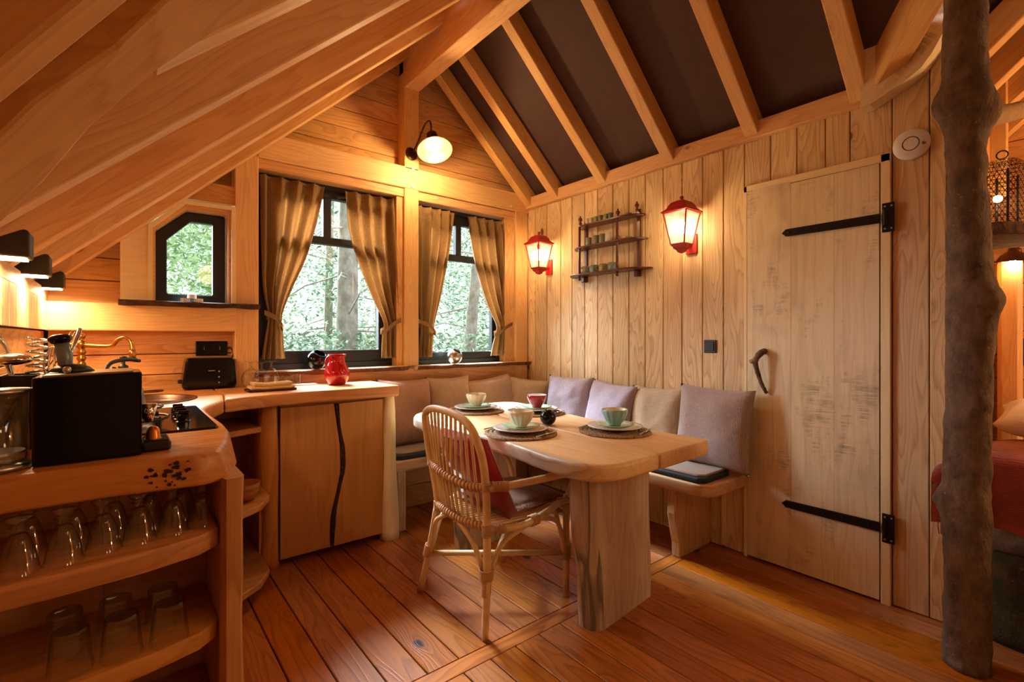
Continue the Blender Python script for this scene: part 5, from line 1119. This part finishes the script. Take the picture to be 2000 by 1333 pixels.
# smoke detector, switch
Md = T(2.688, .55, 2.038) @ Matrix.Rotation(-math.pi / 2, 4, 'Y')
sd = thing('smoke_detector', 'round white smoke detector on the planks above the door corner', 'smoke detector', (2.688, .55, 2.038))
obj('housing', lathe([(0, 0), (.062, 0), (.066, .006), (.066, .014), (.060, .020), (.030, .024), (0, .0245)], 40, Md), 'white_plastic', sd, smooth=True)
obj('sensor_ring', lathe([(.027, .0235), (.0275, .0255), (.030, .0255), (.0305, .0235)], 36, Md), 'dark_plastic', sd, smooth=True)
bm = bmesh.new(); M2 = Md @ T(-.008, -.045, .0225)
tube([M2 @ V((.006 * math.cos(a), .006 * math.sin(a), 0)) for a in [i * .5 for i in range(11)]], .0014, 5, bm); join(bm, sphere(M2 @ V((0, 0, 0)), .0025, 8, 5)); obj('maker_mark', bm, 'dark_plastic', sd)
def switch(label, x, y, z, wy=.037, rows=((0, 0, .055),)):
    t = thing('light_switch', label, 'switch', (x, y, z), None); obj('cover', bevel(box(x - .009, x, y - wy, y + wy, z - .038 * (2 if len(rows) > 1 else 1), z + .038 * (2 if len(rows) > 1 else 1)), .003, 2), 'dark_plastic', t)
    for dy, dz, s_ in rows: obj('rocker', bevel(box(x - .014, x - .008, y + dy - s_ / 2, y + dy + s_ / 2, z + dz - s_ / 2, z + dz + s_ / 2), .0015, 1), 'satin_black', t)
    return t
switch('black square light switch on the planks left of the door', 2.69, 1.479, 1.146, rows=((0, 0, .052),))
switch('black double light switch in the bed alcove', 3.90, .325, 1.117, rows=((0, .036, .050), (0, -.036, .050)))
# ------------------------------------------------------------------ tree trunk post, branch, alcove furniture
tt = thing('tree_trunk_post', 'dark rough tree trunk post standing at the entrance of the bed alcove', 'post', (2.41, .335, 0))
path = [(2.405, .332, 0, .069), (2.405, .334, .3, .066), (2.408, .338, .55, .070), (2.407, .338, .65, .068), (2.41, .332, .95, .064), (2.412, .326, 1.2, .066), (2.412, .322, 1.33, .071), (2.41, .330, 1.5, .063), (2.41, .337, 1.8, .056), (2.41, .337, 1.95, .060), (2.412, .340, 2.05, .074), (2.412, .342, 2.15, .066), (2.41, .340, 2.4, .060), (2.41, .338, 2.9, .058)]
bm = tube([p[:3] for p in path], [p[3] for p in path], 30, smooth=16)
for v in bm.verts:
    c = V((2.41, .335, v.co.z)); d = (v.co - c)
    for kx, ky, kz, am, sg in ((2.39, .26, 1.335, .024, .05), (2.375, .41, .60, .028, .045), (2.36, .415, 2.06, .030, .07), (2.37, .27, 2.08, .018, .06), (2.44, .27, 2.0, .03, .06), (2.35, .34, 1.62, .012, .04), (2.36, .30, .95, .012, .05)):
        q = V((kx, ky, kz)); v.co += d.normalized() * am * math.exp(-(v.co - q).length_squared / (2 * (sg * .62) ** 2))
    v.co += d.normalized() * (.007 * mnoise.noise(v.co * 14) + .003 * mnoise.noise(v.co * 45))
obj('trunk', bm, 'trunk_bark', tt, smooth=True)
bm = tube([(2.44, .30, 2.00), (2.60, .285, 2.045), (2.9, .25, 2.14), (3.3, .20, 2.27)], [.040, .038, .036, .034], 14, smooth=6, jit=.12)
o = obj('branch', bm, 'branch_bark', None, T(2.6, .28, 2.05), smooth=True); tag(o, 'peeled pale branch reaching right from the trunk post', 'branch')
# lantern shelf
ls = obj('live_edge_shelf', poly_top([(2.95, .435), (3.02, .30), (3.16, .18), (3.22, .05), (3.30, -.35), (3.55, -.35), (3.55, .435)], 1.655, 1.712, .014, 2), 'dark_live_edge', None, T(3.2, .2, 1.68)); tag(ls, 'dark live-edge shelf carrying the perforated lantern', 'shelf')
ml = thing('perforated_lantern', 'tall dark filigree metal lantern glowing on the live-edge shelf', 'lantern', (3.26, .33, 1.712))
bm = bmesh.new(); nc = 30; R_ = .092; rows = []; zz2 = [1.725 + .019 * k for k in range(14)]; prof2 = [(R_, z) for z in zz2] + [(R_ * math.cos(a), zz2[-1] + .075 * math.sin(a)) for a in (.3, .55, .8, 1.0, 1.2)]
for k, (r, z) in enumerate(prof2): rows.append([bm.verts.new((3.26 + r * math.cos(6.2832 * (i + .5 * (k % 2)) / nc), .33 + r * math.sin(6.2832 * (i + .5 * (k % 2)) / nc), z)) for i in range(nc)])
for k, (a, b) in enumerate(zip(rows, rows[1:])):
    for i in range(nc):
        j = (i + 1) % nc
        if k % 2 == 0: bm.faces.new((a[i], a[j], b[i])); bm.faces.new((a[j], b[j], b[i]))
        else: bm.faces.new((a[i], b[j], b[i])); bm.faces.new((a[i], a[j], b[j]))
bmesh.ops.wireframe(bm, faces=bm.faces[:], thickness=.0042, offset=.5, use_replace=True, use_even_offset=False)
obj('filigree_shell', bm, 'bronze_dark', ml) if 'bronze_dark' in MATS else obj('filigree_shell', bm, 'black_metal', ml)
obj('base_ring', lathe([(0, 1.713), (.096, 1.713), (.098, 1.72), (.095, 1.728), (0, 1.728)], 28, T(3.26, .33, 0)), 'black_metal', ml)
bm = bmesh.new()
for q in range(8): a = q * .785 + .3; tube([(3.26 + .094 * math.cos(a), .33 + .094 * math.sin(a), 1.72), (3.26 + .094 * math.cos(a), .33 + .094 * math.sin(a), 1.975)], .0045, 6, bm)
obj('rib', bm, 'black_metal', ml); obj('top_ring', tube([(3.26, .33 + .02 * math.cos(a), 2.065 + .02 * math.sin(a)) for a in [i * .45 for i in range(15)]], .003, 6), 'black_metal', ml, smooth=True)
obj('bulb', sphere((3.26, .345, 1.86), .017, 14, 10), 'bulb_glow', ml, smooth=True); light('POINT', 'filigree_lantern_light', (3.26, .345, 1.86), 3.5, WARM, .02)
sc2 = thing('reading_lamp', 'small bronze reading lamp on the alcove boards', 'lamp', (3.9, .345, 1.67))
obj('shade', lathe([(.075, 1.615), (.072, 1.618), (.052, 1.65), (.03, 1.668), (.02, 1.675), (.018, 1.69), (0, 1.695), (0, 1.688), (.05, 1.645), (.075, 1.612)], 28, T(3.82, .345, 0)), 'bronze', sc2, smooth=True)
obj('arm', tube([(3.898, .345, 1.68), (3.87, .345, 1.70), (3.83, .345, 1.70)], .007, 8, smooth=4), 'bronze', sc2, smooth=True); obj('mount', lathe([(0, 0), (.028, 0), (.024, .012), (0, .014)], 20, T(3.9, .345, 1.68) @ Matrix.Rotation(-math.pi / 2, 4, 'Y')), 'bronze', sc2, smooth=True)
obj('bulb', sphere((3.82, .345, 1.635), .02, 14, 10), 'bulb_glow', sc2, smooth=True); light('POINT', 'reading_lamp_light', (3.82, .33, 1.60), 2.2, WARM, .02)
# bed
bd = thing('bed', 'raised bed in the alcove on bark-covered logs', 'bed', (3.2, -.3, 0))
obj('mattress', bevel(box(2.78, 3.88, -1.35, .41, .42, .62), .05, 4), 'bed_linen', bd, smooth=True)
obj('bed_rail', tube([(2.69, .30, .405), (2.695, -.3, .40), (2.69, -1.3, .40)], [.044, .046, .045], 16, smooth=6, jit=.08), 'trunk_bark', bd, smooth=True)
for a, b, r in ((.23, 2.80, .13), (-.35, 2.86, .15)):
    bm = tube([(b, a, 0), (b, a, .12), (b, a, .25), (b, a, .36)], [r * 1.05, r, r * .96, r], 20, smooth=4)
    for v in bm.verts: v.co += (v.co - V((b, a, v.co.z))).normalized() * .014 * mnoise.noise(v.co * 9)
    obj('log_leg', bm, 'mossy_bark', bd, smooth=True)
obj('under_panel', box(2.92, 2.95, -1.5, .42, 0, .42), 'satin_black', bd)
def blanket():
    bm = bmesh.new(); NX, NY = 26, 34; g = []
    for i in range(NX + 1):
        row = []
        for j in range(NY + 1):
            y = -1.3 + 1.765 * j / NY; s_ = i / NX; L = s_ * 1.05   # arclength from hanging hem up and over
            if L < .27: x, z = 2.655 - .006 * math.sin(L * 9), .45 + L
            elif L < .37: a = (L - .27) / .10 * 1.57; x, z = 2.655 + .065 * (1 - math.cos(a)), .72 - .27 + .27 + .0 + .03 * math.sin(a) - .02 + .0
            else: x, z = 2.72 + (L - .37), .735 - .03 * min(1, (L - .37) * 2)
            edge = max(0, (y - .30) / .14)
            if edge > 0: z -= .05 * edge ** 2 * (1 if L > .2 else 0); x -= .085 * min(1, edge)
            z += .012 * mnoise.noise(V((x * 6, y * 5, 0))); x += .012 * mnoise.noise(V((z * 7, y * 7, 3)))
            if L < .01: z += .02 * mnoise.noise(V((y * 8, 0, 0)))
            row.append(bm.verts.new((x, y, z)))
        g.append(row)
    for a, b in zip(g, g[1:]):
        for j in range(NY): bm.faces.new((a[j], a[j + 1], b[j + 1], b[j]))
    bmesh.ops.solidify(bm, geom=bm.faces[:], thickness=.012); return bm
bk = thing('blanket', 'rust-orange knitted blanket hanging over the bed edge behind the trunk', 'blanket', (2.8, -.3, .7)); obj('knit', blanket(), 'orange_blanket', bk, smooth=True)
bm = bmesh.new(); random.seed(3)
for k in range(9):
    y = .455 - k * .012; x = 2.645 + random.uniform(-.006, .006); tube([(x, y, .452), (x - .004, y + random.uniform(-.006, .006), .42), (x, y + random.uniform(-.01, .01), .385)], .0022, 5, bm)
obj('fringe', bm, 'orange_blanket', bk)['kind'] = 'stuff'
pw = pillow('white bed pillow on the alcove bed behind the trunk', 'bed_linen', .60, .42, .17, (3.55, .08, .80), math.pi / 2, math.pi / 2 - .15, 12); pw.name = 'bed_pillow'; pw['group'] = 'bed pillows'; pw['category'] = 'pillow'
